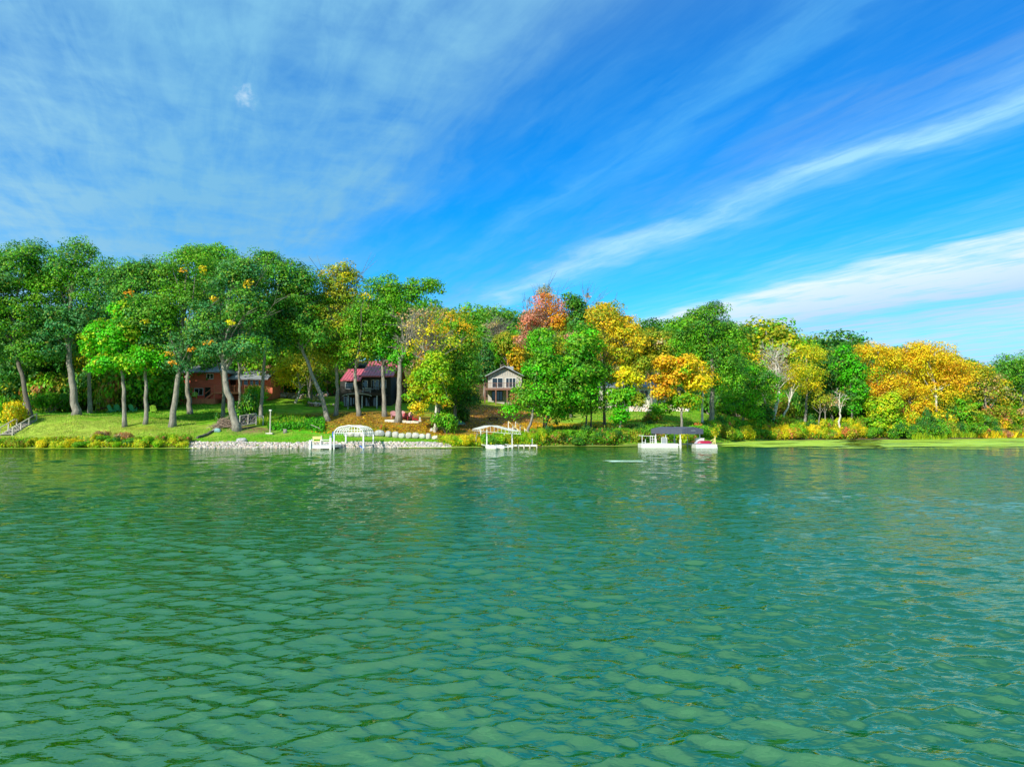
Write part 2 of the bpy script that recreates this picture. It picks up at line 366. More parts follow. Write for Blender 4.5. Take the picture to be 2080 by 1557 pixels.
# ------------------------------------------------------------------ trees
C = dict(oak=(.095, .330, .022), dark=(.040, .190, .024), teal=(.070, .290, .075), bright=(.08, .52, .006), green=(.130, .430, .010),
         olive=(.28, .38, .018), yg=(.44, .53, .012), yellow=(.82, .68, .012), gold=(.78, .53, .014), orange=(.82, .40, .018),
         red=(.66, .25, .07), pink=(.60, .29, .17), brown=(.36, .20, .06), dry=(.42, .38, .16), lime=(.28, .52, .01))
C = {k: np.array(v_) for k, v_ in C.items()}
def foliage(seed, lobes, leaf=.34, clump=1.15, dens=1.0, fill=1.0, pal=('oak',), per=70):
    """lobes: (cx,cy,cz,rx,ry,rz, palette or None); returns a leaf mesh array"""
    rg = np.random.default_rng(seed); Ps = []; Cs = []; Ns = []; Ls = []; ends = []
    for lb in lobes:
        cx, cy, cz, rx, ry, rz = lb[:6]; pl = lb[6] if len(lb) > 6 and lb[6] else pal
        if isinstance(pl, str): pl = (pl,)
        area = 4 * math.pi * ((rx * ry) ** 1.6 / 3 + (rx * rz) ** 1.6 / 3 + (ry * rz) ** 1.6 / 3) ** (1 / 1.6)
        n = max(2, int(area / (clump ** 2) * .95 * dens)); small = rx < .9 * clump
        d = rg.normal(size=(n, 3)); d /= np.linalg.norm(d, axis=1)[:, None]; d[:, 2] = np.where(d[:, 2] < -.75, -d[:, 2] * .4, d[:, 2])
        r = rg.uniform(.30, 1.02, n) ** .6
        r *= 1 + .10 * np.sin(d[:, 0] * 5 + seed) + .08 * np.sin(d[:, 2] * 7 + d[:, 1] * 4)
        cen = np.array([cx, cy, cz]) + d * r[:, None] * np.array([rx, ry, rz])
        for q in range(n):
            rc = clump * (rg.uniform(.4, 1.35) if not small else rg.uniform(.3, .55)); m_ = max(6, int(per * rg.uniform(.6, 1.2) * (rc / clump) ** 1.6))
            e = rg.normal(size=(m_, 3)); e /= np.linalg.norm(e, axis=1)[:, None]
            e[:, 2] = np.where((e[:, 2] < -.2) & (rg.random(m_) < .55), -e[:, 2], e[:, 2])
            pos = cen[q] + e * (rc * rg.uniform(.25, 1, m_) ** .5)[:, None] * np.array([1.1, 1.1, .85]) 
            nn_ = e * .75 + d[q] * .35 + np.array([0, 0, .25]) + rg.normal(0, .42, (m_, 3))
            nn_ /= np.linalg.norm(nn_, axis=1)[:, None]
            pi_ = 0
            if len(pl) > 1:
                t = rg.random(); w = [1 - .28 * (len(pl) - 1)] + [.28] * (len(pl) - 1)
                pi_ = int(np.searchsorted(np.cumsum(w), t)); pi_ = min(pi_, len(pl) - 1)
            base = C[pl[pi_]] * rg.uniform(.78, 1.25) * np.array([rg.uniform(.8, 1.3), 1, 1])
            Ps.append(pos); Ns.append(nn_); lc = base * rg.uniform(.68, 1.32, (m_, 1)) * np.stack([rg.uniform(.7, 1.55, m_), np.ones(m_), rg.uniform(.8, 1.3, m_)], 1); od = rg.random(m_) < .04; lc[od] = C['olive'] * .6 + C['brown'] * .3; Cs.append(lc); Ls.append(leaf * rg.uniform(.65, 1.35, m_)); ends.append(cen[q])
    Pp = np.concatenate(Ps); Nn = np.concatenate(Ns); Cc = np.concatenate(Cs); Ll = np.concatenate(Ls)[:, None]
    rnd = rg.normal(size=Pp.shape); a = np.cross(Nn, rnd); a /= np.linalg.norm(a, axis=1)[:, None]; b_ = np.cross(Nn, a)
    a *= Ll * .5; b_ *= Ll * .36; bend = Nn * Ll * .10
    V_ = np.stack([Pp - a, Pp - b_ + bend, Pp + a, Pp + b_ + bend], 1).reshape(-1, 3)
    Cv = np.repeat(np.clip(Cc, 0, .9), 4, 0)
    Fv = np.arange(len(V_)).reshape(-1, 4)
    return V_, Fv, Cv, np.array(ends)
def wood_mesh(rg, path, r0, ends, nlimb=12, twig=0, bark=None, fork=None):
    mb = MB(); path = [Vector(p) for p in path]; m = len(path)
    pts = []
    for i in range(m - 1):
        for k in range(4):
            t = k / 4; q = path[i].lerp(path[i + 1], t); pts.append(q + Vector((rg.normal(0, .06), rg.normal(0, .06), 0)) * (1 if i + k else 0))
    pts.append(path[-1]); n = len(pts)
    rad = [r0 * (1.0 - .70 * (i / (n - 1)) ** 1.1) * (1.0 + .55 * math.exp(-i * 1.3)) for i in range(n)]
    mb.tube(pts, rad, 9)
    if len(ends):
        sel = rg.choice(len(ends), min(nlimb, len(ends)), replace=False)
        for s_ in sel:
            e = Vector(ends[s_]); cand = [i for i in range(n) if pts[i].z < e.z - .12 * (e - pts[i]).length and i > n * .42] or [n - 1 - int(rg.integers(0, max(1, n // 3)))]
            i = cand[int(rg.integers(0, len(cand)))]; i = max(i, int(n * .42))
            p0 = pts[i]; mid = p0.lerp(e, .45) + Vector((rg.normal(0, .4), rg.normal(0, .4), .10 * (e - p0).length))
            q2 = p0.lerp(e, .75) + Vector((rg.normal(0, .35), rg.normal(0, .35), .08 * (e - p0).length))
            rr = rad[i] * .5
            mb.tube([p0, mid, q2, e], [rr, rr * .62, rr * .38, .03], 5, False)
            for _ in range(twig):
                s0 = [mid, q2][int(rg.integers(0, 2))]; dd = Vector((rg.normal(0, 1), rg.normal(0, 1), abs(rg.normal(.5, .7)))).normalized()
                ln = (e - p0).length * rg.uniform(.2, .45); k1 = s0 + dd * ln * .5 + Vector((rg.normal(0, .2), rg.normal(0, .2), rg.normal(0, .2)))
                k2 = s0 + dd * ln + Vector((rg.normal(0, .3), rg.normal(0, .3), .2 * ln))
                mb.tube([s0, k1, k2], [rr * .25, rr * .14, .012], 3, False)
                for __ in range(3):
                    d3 = (dd + Vector((rg.normal(0, .7), rg.normal(0, .7), rg.normal(.2, .5)))).normalized()
                    mb.tube([k1.lerp(k2, rg.random()), k2 + d3 * ln * .45], [.035, .012], 3, False)
    return mb
TREECOUNT = [0]
def tree(label, px, d, lobes, trunk=(), tw=10, pal=('oak',), name='broadleaf_tree', cat='tree', leaf=.27, clump=1.15, dens=1.0, per=88,
         nlimb=12, twig=0, bark=None, seed=None, group=None, dry=1.0, fade=0.9):
    """px,d: foot of the trunk; lobes/trunk in photo pixels at this depth: (px,py,rx,ry[,palette[,depth offset]])"""
    TREECOUNT[0] += 1; seed = seed or 100 + TREECOUNT[0]; rg = np.random.default_rng(seed)
    base = G(px, d); o = thing(name, label, cat, base, 0, group); s = mpp(d)
    lb = []
    for q in lobes:
        x, y, rx, ry = q[:4]; pl = q[4] if len(q) > 4 else None; off = q[5] if len(q) > 5 else rg.uniform(-.25, .25) * rx * s
        c = P(x, y, d + off) - base; cr = clump * .55
        lb.append((c.x, c.y, c.z, max(.4, rx * s * 1.06 - cr), max(.4, min(rx, 1.25 * ry) * s * fade - cr * .5), max(.35, ry * s * 1.08 - cr * .8), pl))
    V_, Fv, Cv, ends = foliage(seed, lb, leaf, clump, dens, 1, pal, per)
    path = [Vector((0, 0, -.35))] + [P(x, y, d) - base for x, y in trunk]
    top = max(lb, key=lambda q: q[2]); tp = Vector((top[0], top[1], top[2]))
    if not trunk: path.append(Vector((tp.x * .3, 0, tp.z * .45)))
    path.append(Vector((path[-1].x * .55 + tp.x * .45, tp.y * .5, tp.z + .1 * top[5])))
    mb = wood_mesh(rg, path, tw * s / 2 * .72, ends, nlimb, twig)
    mb.build('trunk', bark or BARK, o, True)
    link('crown', np_mesh('crown', V_, Fv, LEAF, Cv), o)
    return o

# front rows, left to right --------------------------------------------------
tree('dark trunked oak at the head of the waterside steps, crown cut by the left edge', 62, 93,
     [(30, 560, 75, 60), (-45, 600, 80, 90), (25, 655, 75, 55), (70, 520, 50, 30), (-60, 700, 70, 70), (60, 715, 50, 35)], [(50, 780), (30, 710), (28, 640)], 14, ('oak', 'teal', 'green'), bark=BARKD)
tree('thick forked oak with flared grey base on the lawn right of the steps', 155, 95,
     [(150, 545, 55, 42), (165, 508, 42, 24), (100, 590, 60, 60, ('green', 'oak')), (200, 590, 60, 60), (120, 660, 65, 50, ('teal', 'oak')), (90, 710, 60, 40, ('teal', 'dark')), (170, 660, 50, 45, 'teal')],
     [(149, 790), (138, 720), (140, 640)], 21, ('oak', 'green', 'teal'))
tree('slim grey trunked oak just behind the thick forked oak', 183, 101, [(195, 655, 50, 60), (180, 700, 40, 40)], [(183, 760), (185, 700)], 11, ('dark', 'teal'))
tree('bright green young maple with pale trunk forking low under the oaks', 254, 89,
     [(215, 695, 52, 45), (262, 680, 42, 55), (230, 735, 55, 28), (298, 735, 38, 32), (255, 640, 30, 30)], [(251, 790), (247, 752), (255, 700)], 11, ('bright', 'bright', 'lime'), name='maple_tree', leaf=.30, clump=.9)
tree('oak with plain grey trunk standing between the bright green maple and the orange flecked oak', 295, 90,
     [(290, 590, 52, 55), (262, 560, 42, 35), (300, 650, 55, 50), (240, 610, 40, 50), (310, 555, 40, 30)], [(298, 790), (296, 740), (292, 670)], 11, ('oak', 'teal', 'dark'))
tree('broad oak flecked with orange leaf clusters, trunk leaning right before the red house', 350, 89.5,
     [(335, 575, 68, 50), (395, 540, 62, 42), (320, 640, 60, 48), (378, 620, 62, 50), (335, 700, 62, 42, ('teal', 'green', 'oak')), (400, 695, 52, 40, ('teal', 'oak')), (355, 745, 48, 18, 'teal'),
      (368, 551, 7, 4, 'orange', -6), (415, 549, 7, 4, 'gold', -6), (262, 597, 8, 4, 'orange', -6), (388, 710, 9, 7, 'orange', -6), (350, 738, 5, 4, 'orange', -6), (293, 657, 5, 4, 'yellow', -6), (338, 718, 4, 3, 'orange', -6), (425, 700, 5, 3, 'orange', -6)],
     [(357, 800), (365, 745), (370, 660)], 17, ('oak', 'oak', 'green'), per=66)
tree('shaded oak with flared dark foot close in front of the red house', 387, 103, [(450, 560, 62, 52), (400, 520, 50, 22), (440, 520, 60, 26, 'green'), (410, 600, 50, 50)], [(382, 800), (380, 745), (400, 660)], 14, ('oak', 'green'), bark=BARK)
tree('big oak leaning left over the lawn beside the brush pile', 482, 88,
     [(475, 585, 62, 50), (435, 655, 55, 50, ('teal', 'oak')), (500, 640, 55, 55), (500, 560, 45, 40), (450, 715, 50, 32, 'teal'), (512, 705, 45, 38, ('teal', 'green')),
      (432, 607, 8, 4, 'gold', -7), (466, 657, 7, 4, 'yellow', -7), (505, 577, 5, 4, 'gold', -7)],
     [(466, 810), (455, 755), (450, 690)], 21, ('oak', 'oak', 'teal'), nlimb=18, twig=2)
tree('slender oak trunk standing upright behind the leaning oak', 452, 97, [(440, 620, 40, 50), (470, 700, 38, 34)], [(455, 800), (452, 740)], 11, ('teal', 'dark'))
tree('thin straight tree rising in front of the red deck', 487, 108, [(495, 715, 42, 30), (480, 680, 40, 40)], [(487, 790), (486, 750)], 9, ('dark', 'oak'))
tree('tall pale trunked oak at the right corner of the red house', 530, 95,
     [(560, 572, 52, 45), (530, 645, 46, 50), (585, 610, 45, 50), (530, 530, 38, 22), (555, 535, 40, 24), (545, 690, 45, 40, 'teal'), (603, 560, 26, 30)], [(533, 790), (538, 720), (545, 650)], 11, ('oak', 'teal', 'green'))
tree('tree leaning steeply left between the red house and the black house', 668, 95,
     [(600, 650, 50, 52), (622, 590, 40, 50), (585, 700, 38, 28), (640, 680, 40, 35)], [(652, 800), (628, 745), (608, 700), (606, 650)], 13, ('oak', 'green', 'dark'))
tree('tall olive tree with thin yellowing top and twigs against the sky', 682, 99,
     [(690, 565, 48, 28, ('olive', 'yg')), (690, 600, 55, 35, ('olive', 'green')), (680, 655, 62, 42, ('olive', 'green')), (700, 710, 55, 38, ('green', 'olive')), (660, 720, 40, 30, ('olive', 'yg'))],
     [(686, 790), (683, 740), (688, 650), (690, 580)], 11, ('olive',), dens=.72, twig=6, nlimb=22, clump=1.0)
tree('green oak with trunk standing before the left end of the black house', 730, 97,
     [(775, 600, 52, 42), (745, 655, 52, 48), (730, 712, 46, 35, ('green', 'olive')), (770, 690, 40, 45), (744, 604, 8, 4, 'gold', -6), (704, 742, 26, 14, ('green', 'olive'))], [(724, 790), (721, 750), (735, 680)], 12, ('green', 'oak'))
tree('green oak with trunk standing before the right end of the black house', 782, 98,
     [(838, 600, 36, 40), (872, 585, 28, 24), (800, 650, 48, 52), (785, 715, 42, 40, ('bright', 'teal')), (820, 725, 36, 40, ('bright', 'oak')), (895, 590, 18, 18), (792, 752, 20, 20, ('green', 'oak'))], [(780, 800), (777, 745), (800, 680)], 13, ('green', 'oak'))
tree('half bare old tree with grey branches behind the red garden chairs', 808, 95.5,
     [(825, 660, 36, 40, ('dry', 'brown')), (850, 640, 32, 26, ('dry', 'olive')), (815, 700, 30, 25, ('oak', 'dry'))], [(812, 790), (812, 735), (835, 690)], 17, ('dry',), name='half_bare_tree', dens=.16, per=26, nlimb=26, twig=10)
tree('pale trunked tree with bare grey limbs and scattered yellow leaves over the boulders', 890, 91,
     [(850, 665, 42, 42, ('dry', 'yellow')), (868, 690, 42, 38, ('yellow', 'yg')), (845, 715, 30, 20, ('yg', 'yellow')), (900, 700, 40, 40, 'yg'), (885, 640, 34, 24, ('dry', 'yellow'))],
     [(890, 800), (873, 745), (858, 705)], 11, ('yellow', 'yg'), name='half_bare_tree', dens=.34, per=38, nlimb=24, twig=7, bark=BARK)
tree('yellow green tree with orange tinged side branches hanging above the boulder row', 884, 90,
     [(865, 790, 42, 38, ('lime', 'green', 'yg')), (880, 760, 40, 30, ('lime', 'yg', 'green')), (885, 735, 30, 24, ('lime', 'green')), (912, 822, 18, 12, ('orange', 'gold', 'yg')), (896, 812, 26, 20, ('yg', 'green')), (850, 832, 26, 14, ('yg', 'gold')), (895, 850, 26, 14, ('yg', 'green')), (838, 772, 18, 10, ('yg', 'gold'))],
     [(886, 830), (882, 790)], 8, ('yg', 'lime'), leaf=.30, clump=1.0, bark=BARKW)
tree('round green maple with orange top beside the grey gabled house', 925, 97,
     [(902, 645, 22, 11, ('orange', 'gold')), (925, 670, 38, 24, ('green', 'oak', 'gold')), (930, 715, 50, 42, ('green', 'oak', 'olive')), (940, 765, 46, 45, ('green', 'oak')), (915, 800, 42, 36), (950, 815, 32, 26, 'dark'), (958, 690, 10, 7, ('orange', 'green'))],
     [(925, 800), (925, 720)], 10, ('green', 'oak'), name='maple_tree')
tree('bright green tree leaning over the open boat lift, hiding the grey house corner', 1066, 89,
     [(1100, 690, 38, 34), (1102, 740, 42, 45), (1076, 805, 42, 34), (1120, 790, 48, 50), (1045, 830, 26, 18), (1102, 832, 36, 22), (1085, 765, 30, 30)], [(1076, 862), (1084, 830), (1092, 760)], 9, ('green', 'bright', 'oak'), leaf=.30, bark=BARK)
tree('bright green tree with twin trunks rising right of the leaning one', 1108, 92,
     [(1185, 700, 38, 38), (1165, 750, 52, 48), (1200, 760, 34, 48), (1160, 806, 50, 38), (1142, 838, 30, 18), (1190, 825, 26, 22)], [(1112, 850), (1130, 800), (1160, 730)], 8, ('green', 'bright', 'oak'), leaf=.36)
for i, (px, dd_, tx, lab) in enumerate([(1104, 93, 1108, 'thin dark stem just left of the twin trunks on the yellow leaf slope'), (1190, 93, 1188, 'dark multi stemmed tree in the shrubs at the waterside centre'), (1200, 94, 1210, 'dark leaning stem right of the multi stemmed tree')]):
    tree(lab, px, dd_, [(tx, 770, 30, 40), (tx + 10, 820, 26, 24)], [(px + 2, 840)], 6, ('oak', 'green'), bark=BARKD)
tree('tall golden olive tree with dark bare trunk behind the waterside shrubs', 1228, 97,
     [(1235, 650, 40, 36, ('olive', 'gold')), (1250, 705, 50, 40, ('olive', 'yg')), (1235, 760, 42, 36, ('olive', 'dry')), (1275, 690, 40, 45, ('gold', 'olive'))], [(1228, 800), (1226, 730)], 8, ('olive', 'gold'), dens=.85, twig=3, bark=BARKD, nlimb=18)
tree('small tree with lemon yellow top and green underside near the shore', 1259, 92,
     [(1268, 760, 18, 16, 'yellow'), (1288, 772, 30, 16, 'yellow'), (1258, 782, 12, 12, 'yellow'), (1265, 810, 34, 26, ('green', 'bright')), (1262, 845, 18, 18, 'bright'), (1295, 815, 20, 18, ('olive', 'green'))], [(1261, 820), (1264, 790)], 6, ('yellow',), leaf=.33, clump=.85, dens=1.2)
tree('flaming orange and yellow maple with several stems behind the dark boat canopy', 1385, 99,
     [(1355, 740, 36, 18, ('gold', 'orange')), (1398, 742, 30, 20, ('gold', 'yellow')), (1350, 775, 34, 20, ('gold', 'orange', 'green')), (1410, 775, 34, 24, ('yellow', 'gold')), (1345, 800, 30, 12, ('gold', 'orange')), (1380, 760, 34, 24, ('gold', 'orange', 'green')), (1385, 815, 42, 24, ('green', 'yg')), (1345, 830, 24, 18, ('green', 'olive')), (1432, 790, 12, 18, ('yellow', 'gold'))],
     [(1384, 830), (1380, 800)], 7, ('gold', 'orange'), name='maple_tree', leaf=.34, clump=1.0, dens=1.1)
tree('large round crowned green oak with thick mottled trunk right of the orange maple', 1443, 108,
     [(1432, 668, 55, 44), (1390, 690, 38, 38), (1482, 690, 40, 42), (1440, 725, 62, 40), (1480, 770, 45, 45), (1420, 640, 30, 18), (1455, 632, 30, 18)], [(1447, 800), (1447, 750), (1440, 690)], 14, ('green', 'oak', 'dark'))
tree('thin pale barked tree beside the thick mottled oak trunk', 1425, 105, [(1432, 770, 22, 30, ('gold', 'yg')), (1425, 745, 18, 20, ('gold', 'orange'))], [(1428, 800)], 7, ('gold',), bark=BARKW, dens=.7)
tree('bushy green tree filling the gap right of the round oak', 1510, 122,
     [(1520, 770, 42, 42), (1500, 815, 36, 34), (1550, 790, 40, 45), (1525, 840, 30, 20)], [(1510, 830)], 7, ('green', 'dark', 'bright'))
tree('twisted half bare tree with white barked foot on the right bank', 1563, 128,
     [(1560, 735, 46, 32, ('dry', 'yg')), (1590, 760, 40, 34, ('dry', 'yellow', 'yg')), (1550, 780, 36, 28, ('dry', 'gold')), (1585, 715, 36, 20, ('yg', 'dry'))], [(1578, 820), (1582, 790), (1575, 740)], 11, ('dry',), name='half_bare_tree', dens=.22, per=30, nlimb=34, twig=9, bark=BARKW, clump=1.4)
tree('slanting grey stem beside the twisted half bare tree', 1562, 131, [(1548, 775, 26, 22, ('dry', 'gold'))], [(1560, 830), (1546, 795)], 8, ('dry',), dens=.3, per=30, twig=6, nlimb=10)
tree('crooked thin tree with yellow green leaves on the right bank', 1592, 128, [(1610, 780, 28, 26), (1620, 760, 26, 20)], [(1592, 842), (1604, 820), (1608, 795)], 6, ('yg', 'yellow'), dens=.6, bark=BARKW)
tree('yellow green tree with straight grey trunk in the middle of the right bank', 1634, 134,
     [(1640, 722, 46, 24, ('yg', 'yellow')), (1630, 760, 50, 28, ('yg', 'olive')), (1650, 790, 34, 20, ('yellow', 'yg'))], [(1638, 820), (1639, 780)], 8, ('yg', 'yellow'), leaf=.30, clump=1.3, per=66)
for px, a_, lab in ((1662, 5, 'thin straight sapling left of the pair on the right bank'), (1673, 5, 'thin pale sapling nearest the water on the right bank')):
    tree(lab, px, 130, [(px + 4, 815, 20, 16)], [(px + 3, 840)], 4, ('olive', 'yg'), dens=.6)
tree('white birch trunk standing alone in the red tinged shrubs', 1704, 129, [(1695, 818, 22, 14, ('dry', 'yg')), (1708, 800, 16, 14, 'olive')], [(1706, 845), (1705, 822)], 6, ('olive',), name='birch_tree', bark=BARKW, dens=.45, twig=3)
tree('drooping dark green tree with feathery boughs behind the white birch', 1730, 133,
     [(1715, 730, 26, 32), (1732, 770, 32, 34), (1742, 800, 26, 26), (1722, 822, 24, 20)], [(1730, 830), (1728, 780)], 6, ('bright', 'oak', 'dark'), leaf=.36)
tree('dark tree filling the shade between the saplings and the feathery tree', 1690, 142, [(1690, 760, 40, 45), (1660, 800, 40, 30), (1700, 820, 36, 26)], [], 8, ('dark', 'green'), leaf=.45, clump=1.4, per=44)
tree('orange gold tree with long outstretched limb right of the feathery tree', 1775, 141,
     [(1770, 718, 42, 26, ('gold', 'yellow')), (1805, 735, 34, 30, ('yellow', 'gold')), (1765, 760, 38, 24, ('gold', 'yg', 'green')), (1810, 790, 42, 34), (1775, 800, 34, 24, ('gold', 'orange'))], [(1775, 830), (1795, 780)], 8, ('gold', 'orange', 'yg'), leaf=.30, clump=1.3, per=66, nlimb=18)
tree('leafy light green tree touching the water under the orange gold trees', 1795, 131,
     [(1790, 830, 30, 28), (1805, 860, 34, 26), (1775, 862, 24, 22), (1815, 820, 24, 24)], [(1795, 860)], 5, ('lime', 'green', 'yg'), leaf=.4)
tree('largest golden yellow maple rising on the right bank', 1902, 142,
     [(1895, 728, 56, 34), (1860, 720, 32, 28, ('gold', 'yellow')), (1930, 760, 44, 36, ('gold', 'orange')), (1885, 775, 58, 36, ('yellow', 'gold')), (1925, 800, 46, 28, ('yellow', 'gold', 'yg')), (1870, 830, 38, 24, ('gold', 'yg')), (1950, 785, 28, 30, ('gold', 'orange'))],
     [(1903, 840), (1900, 780)], 8, ('gold', 'yellow', 'gold'), name='maple_tree', bark=BARKW, leaf=.30, clump=1.3, per=70)
tree('second golden maple left of the largest one, its crown mixed with orange', 1850, 143, [(1835, 740, 36, 36), (1840, 790, 38, 34), (1830, 835, 30, 26, ('brown', 'gold'))], [(1850, 840)], 8, ('gold', 'orange', 'yg'), leaf=.30, clump=1.3, per=66)
tree('green bushy tree under the right side of the largest golden maple', 1935, 141, [(1930, 850, 38, 26), (1960, 840, 30, 36), (1900, 862, 26, 20)], [(1935, 860)], 6, ('green', 'dark', 'olive'), leaf=.36)
tree('olive brown tree with twiggy crown near the reeds at the right', 2000, 150,
     [(2000, 790, 32, 42, ('olive', 'dry')), (1985, 760, 34, 28, ('olive', 'gold')), (2025, 800, 32, 38, ('olive', 'gold', 'dry')), (2020, 845, 40, 26, ('olive', 'brown'))], [(2005, 840)], 7, ('olive',), leaf=.36, clump=1.4, per=46, twig=2)
tree('dark green oak with thick pale trunk at the right edge', 2070, 160,
     [(2050, 745, 40, 26), (2025, 760, 36, 24), (2085, 760, 40, 45), (2060, 785, 36, 22), (2120, 780, 50, 60)], [(2074, 830), (2078, 790)], 12, ('oak', 'dark', 'green'), leaf=.36, clump=1.5, per=56)
tree('low dull green willow like tree among the reeds at the right edge', 2078, 154, [(2080, 850, 36, 24), (2110, 840, 40, 36)], [(2078, 860)], 6, ('olive', 'dry', 'green'), leaf=.4)

# middle distance -------------------------------------------------------------
tree('rust red and orange tree crowning the slope behind the bright green pair', 1105, 128,
     [(1112, 622, 44, 28, ('red', 'pink', 'orange')), (1085, 660, 38, 32, ('pink', 'red')), (1128, 655, 34, 32, ('orange', 'red')), (1068, 690, 26, 20, 'pink'), (1150, 655, 18, 28, 'gold')], [], 9, ('red', 'orange'), leaf=.32, clump=1.3, twig=5, dens=.72, nlimb=20)
tree('narrow dark green tree wedged between the red and the golden crowns', 1175, 126, [(1162, 615, 20, 22), (1178, 650, 24, 42), (1172, 700, 28, 40)], [], 8, ('oak', 'dark'), leaf=.38)
tree('tall golden crowned tree with twiggy top right of the narrow dark green one', 1230, 122, [(1225, 640, 34, 26, ('gold', 'olive')), (1250, 670, 40, 32, ('olive', 'gold')), (1220, 680, 34, 34, ('olive', 'yg')), (1285, 690, 34, 30, ('olive', 'gold'))], [], 9, ('gold', 'olive'), leaf=.4, twig=4, dens=.85)
tree('small salmon tinged tree peeping between the two bright green crowns', 1160, 112, [(1165, 685, 20, 9, 'pink'), (1150, 710, 20, 16, ('gold', 'olive'))], [], 6, ('pink',))
tree('thin twiggy tree with few pale leaves sticking out above the red crown', 1104, 138, [(1105, 595, 18, 16, ('dry', 'gold'))], [], 6, ('dry',), twig=6, dens=.5, nlimb=8)
tree('pointed pinkish twiggy tree top between dark green and golden crowns', 1192, 136, [(1190, 605, 14, 22, ('dry', 'pink'))], [], 6, ('dry',), twig=6, dens=.5, nlimb=8)
tree('olive gold tree behind the orange maple', 1325, 125, [(1315, 700, 34, 34, ('olive', 'gold')), (1300, 740, 36, 32, ('olive', 'yg')), (1345, 700, 30, 30, ('olive', 'dry'))], [], 8, ('olive', 'gold'), leaf=.4, dens=.85)
tree('yellow leaved tree on the upper lawn between the red and black houses', 600, 116, [(590, 745, 34, 30, ('yg', 'yellow')), (620, 760, 30, 28, ('olive', 'yg')), (575, 770, 22, 24, ('yellow', 'yg'))], [(610, 790)], 7, ('yg', 'olive'), bark=BARKW, dens=.8)
tree('slim tree with pale trunk on the upper lawn beside the yellow leaved tree', 630, 114, [(635, 750, 30, 30), (645, 720, 30, 24)], [(628, 800)], 7, ('olive', 'green'), dens=.8)
tree('blue green spruce rising left of the grey gabled house', 985, 140, [(985, 700, 14, 22), (985, 730, 22, 24), (985, 760, 28, 22)], [(985, 740)], 8, ('dark', 'teal'), name='spruce_tree', leaf=.35)
tree('olive tree behind the roof of the grey gabled house', 1035, 150, [(1025, 705, 32, 30, ('olive', 'green')), (1000, 725, 26, 26, 'green'), (1050, 720, 24, 40, ('gold', 'olive')), (1058, 745, 12, 18, 'orange')], [], 9, ('olive', 'green'), leaf=.36)
tree('small twiggy tree with bare grey crown behind the grey house slope', 1020, 158, [(1010, 670, 28, 26, ('dry', 'olive'))], [], 8, ('dry',), name='half_bare_tree', twig=9, dens=.35, nlimb=22)
tree('leafless grey tree showing above the ridge left of the red crown', 1068, 190, [(1072, 610, 16, 18, 'dry')], [], 8, ('dry',), name='bare_tree', twig=12, dens=.02, per=8, nlimb=16)

# generic trees for the wood behind ---------------------------------------------
def proto(name, seed, pal, h=15.0, w=5.5, leaf=.5, dens=.75, twig=0, per=44, bark=None, shape=0):
    rg = np.random.default_rng(seed); o = empty(name, (0, 0, 0))
    lobes = [(0, 0, h * .74, w * .75, w * .75, h * .24, None), (w * .3, w * .2, h * .52, w * .62, w * .62, h * .2, None), (-w * .35, -w * .25, h * .58, w * .6, w * .6, h * .2, None), (w * .1, -w * .4, h * .36, w * .7, w * .6, h * .18, None), (-w * .1, w * .2, h * .2, w * .6, w * .6, h * .13, None)]
    if shape: lobes = [(0, 0, h * (.25 + .15 * k), w * (.75 - .14 * k), w * (.75 - .14 * k), h * .12, None) for k in range(5)]
    V_, Fv, Cv, ends = foliage(seed, lobes, leaf, 1.5, dens, 1, pal, per)
    wood_mesh(rg, [(0, 0, -.5), (rg.normal(0, .3), 0, h * .4), (0, 0, h * .85)], .24, ends, 10, twig).build('trunk', bark or BARK, o, True)
    link('crown', np_mesh('crown', V_, Fv, LEAF, Cv), o)
    return o
KINDS = {
 'oak': ('mid green round crowned tree in the wood on the slope behind the houses', ('oak', 'green'), 0),
 'dark': ('deep green shaded tree in the wood on the slope behind the houses', ('dark', 'oak'), 0),
 'green': ('fresh green tree in the wood on the slope behind the houses', ('green', 'olive'), 0),
 'olive': ('olive green tree turning yellow in the wood on the slope', ('olive', 'yg', 'green'), 0),
 'gold': ('golden yellow tree in the wood on the slope', ('gold', 'yg', 'olive'), 0),
 'rust': ('rusty orange tree in the wood on the slope', ('orange', 'brown', 'olive'), 0),
 'bare': ('almost leafless grey twiggy tree in the wood on the slope', ('dry', 'brown'), 0),
}
PROTO = {}
for i, (k, (lab, pl, sh)) in enumerate(KINDS.items()):
    PROTO[k] = [proto('forest_tree', 900 + i * 7 + j, pl, dens=.75 if k != 'bare' else .18, twig=9 if k == 'bare' else 0, per=44 if k != 'bare' else 24) for j in range(2 if k != 'bare' else 1)]
used = set()
rf = random.Random(3)
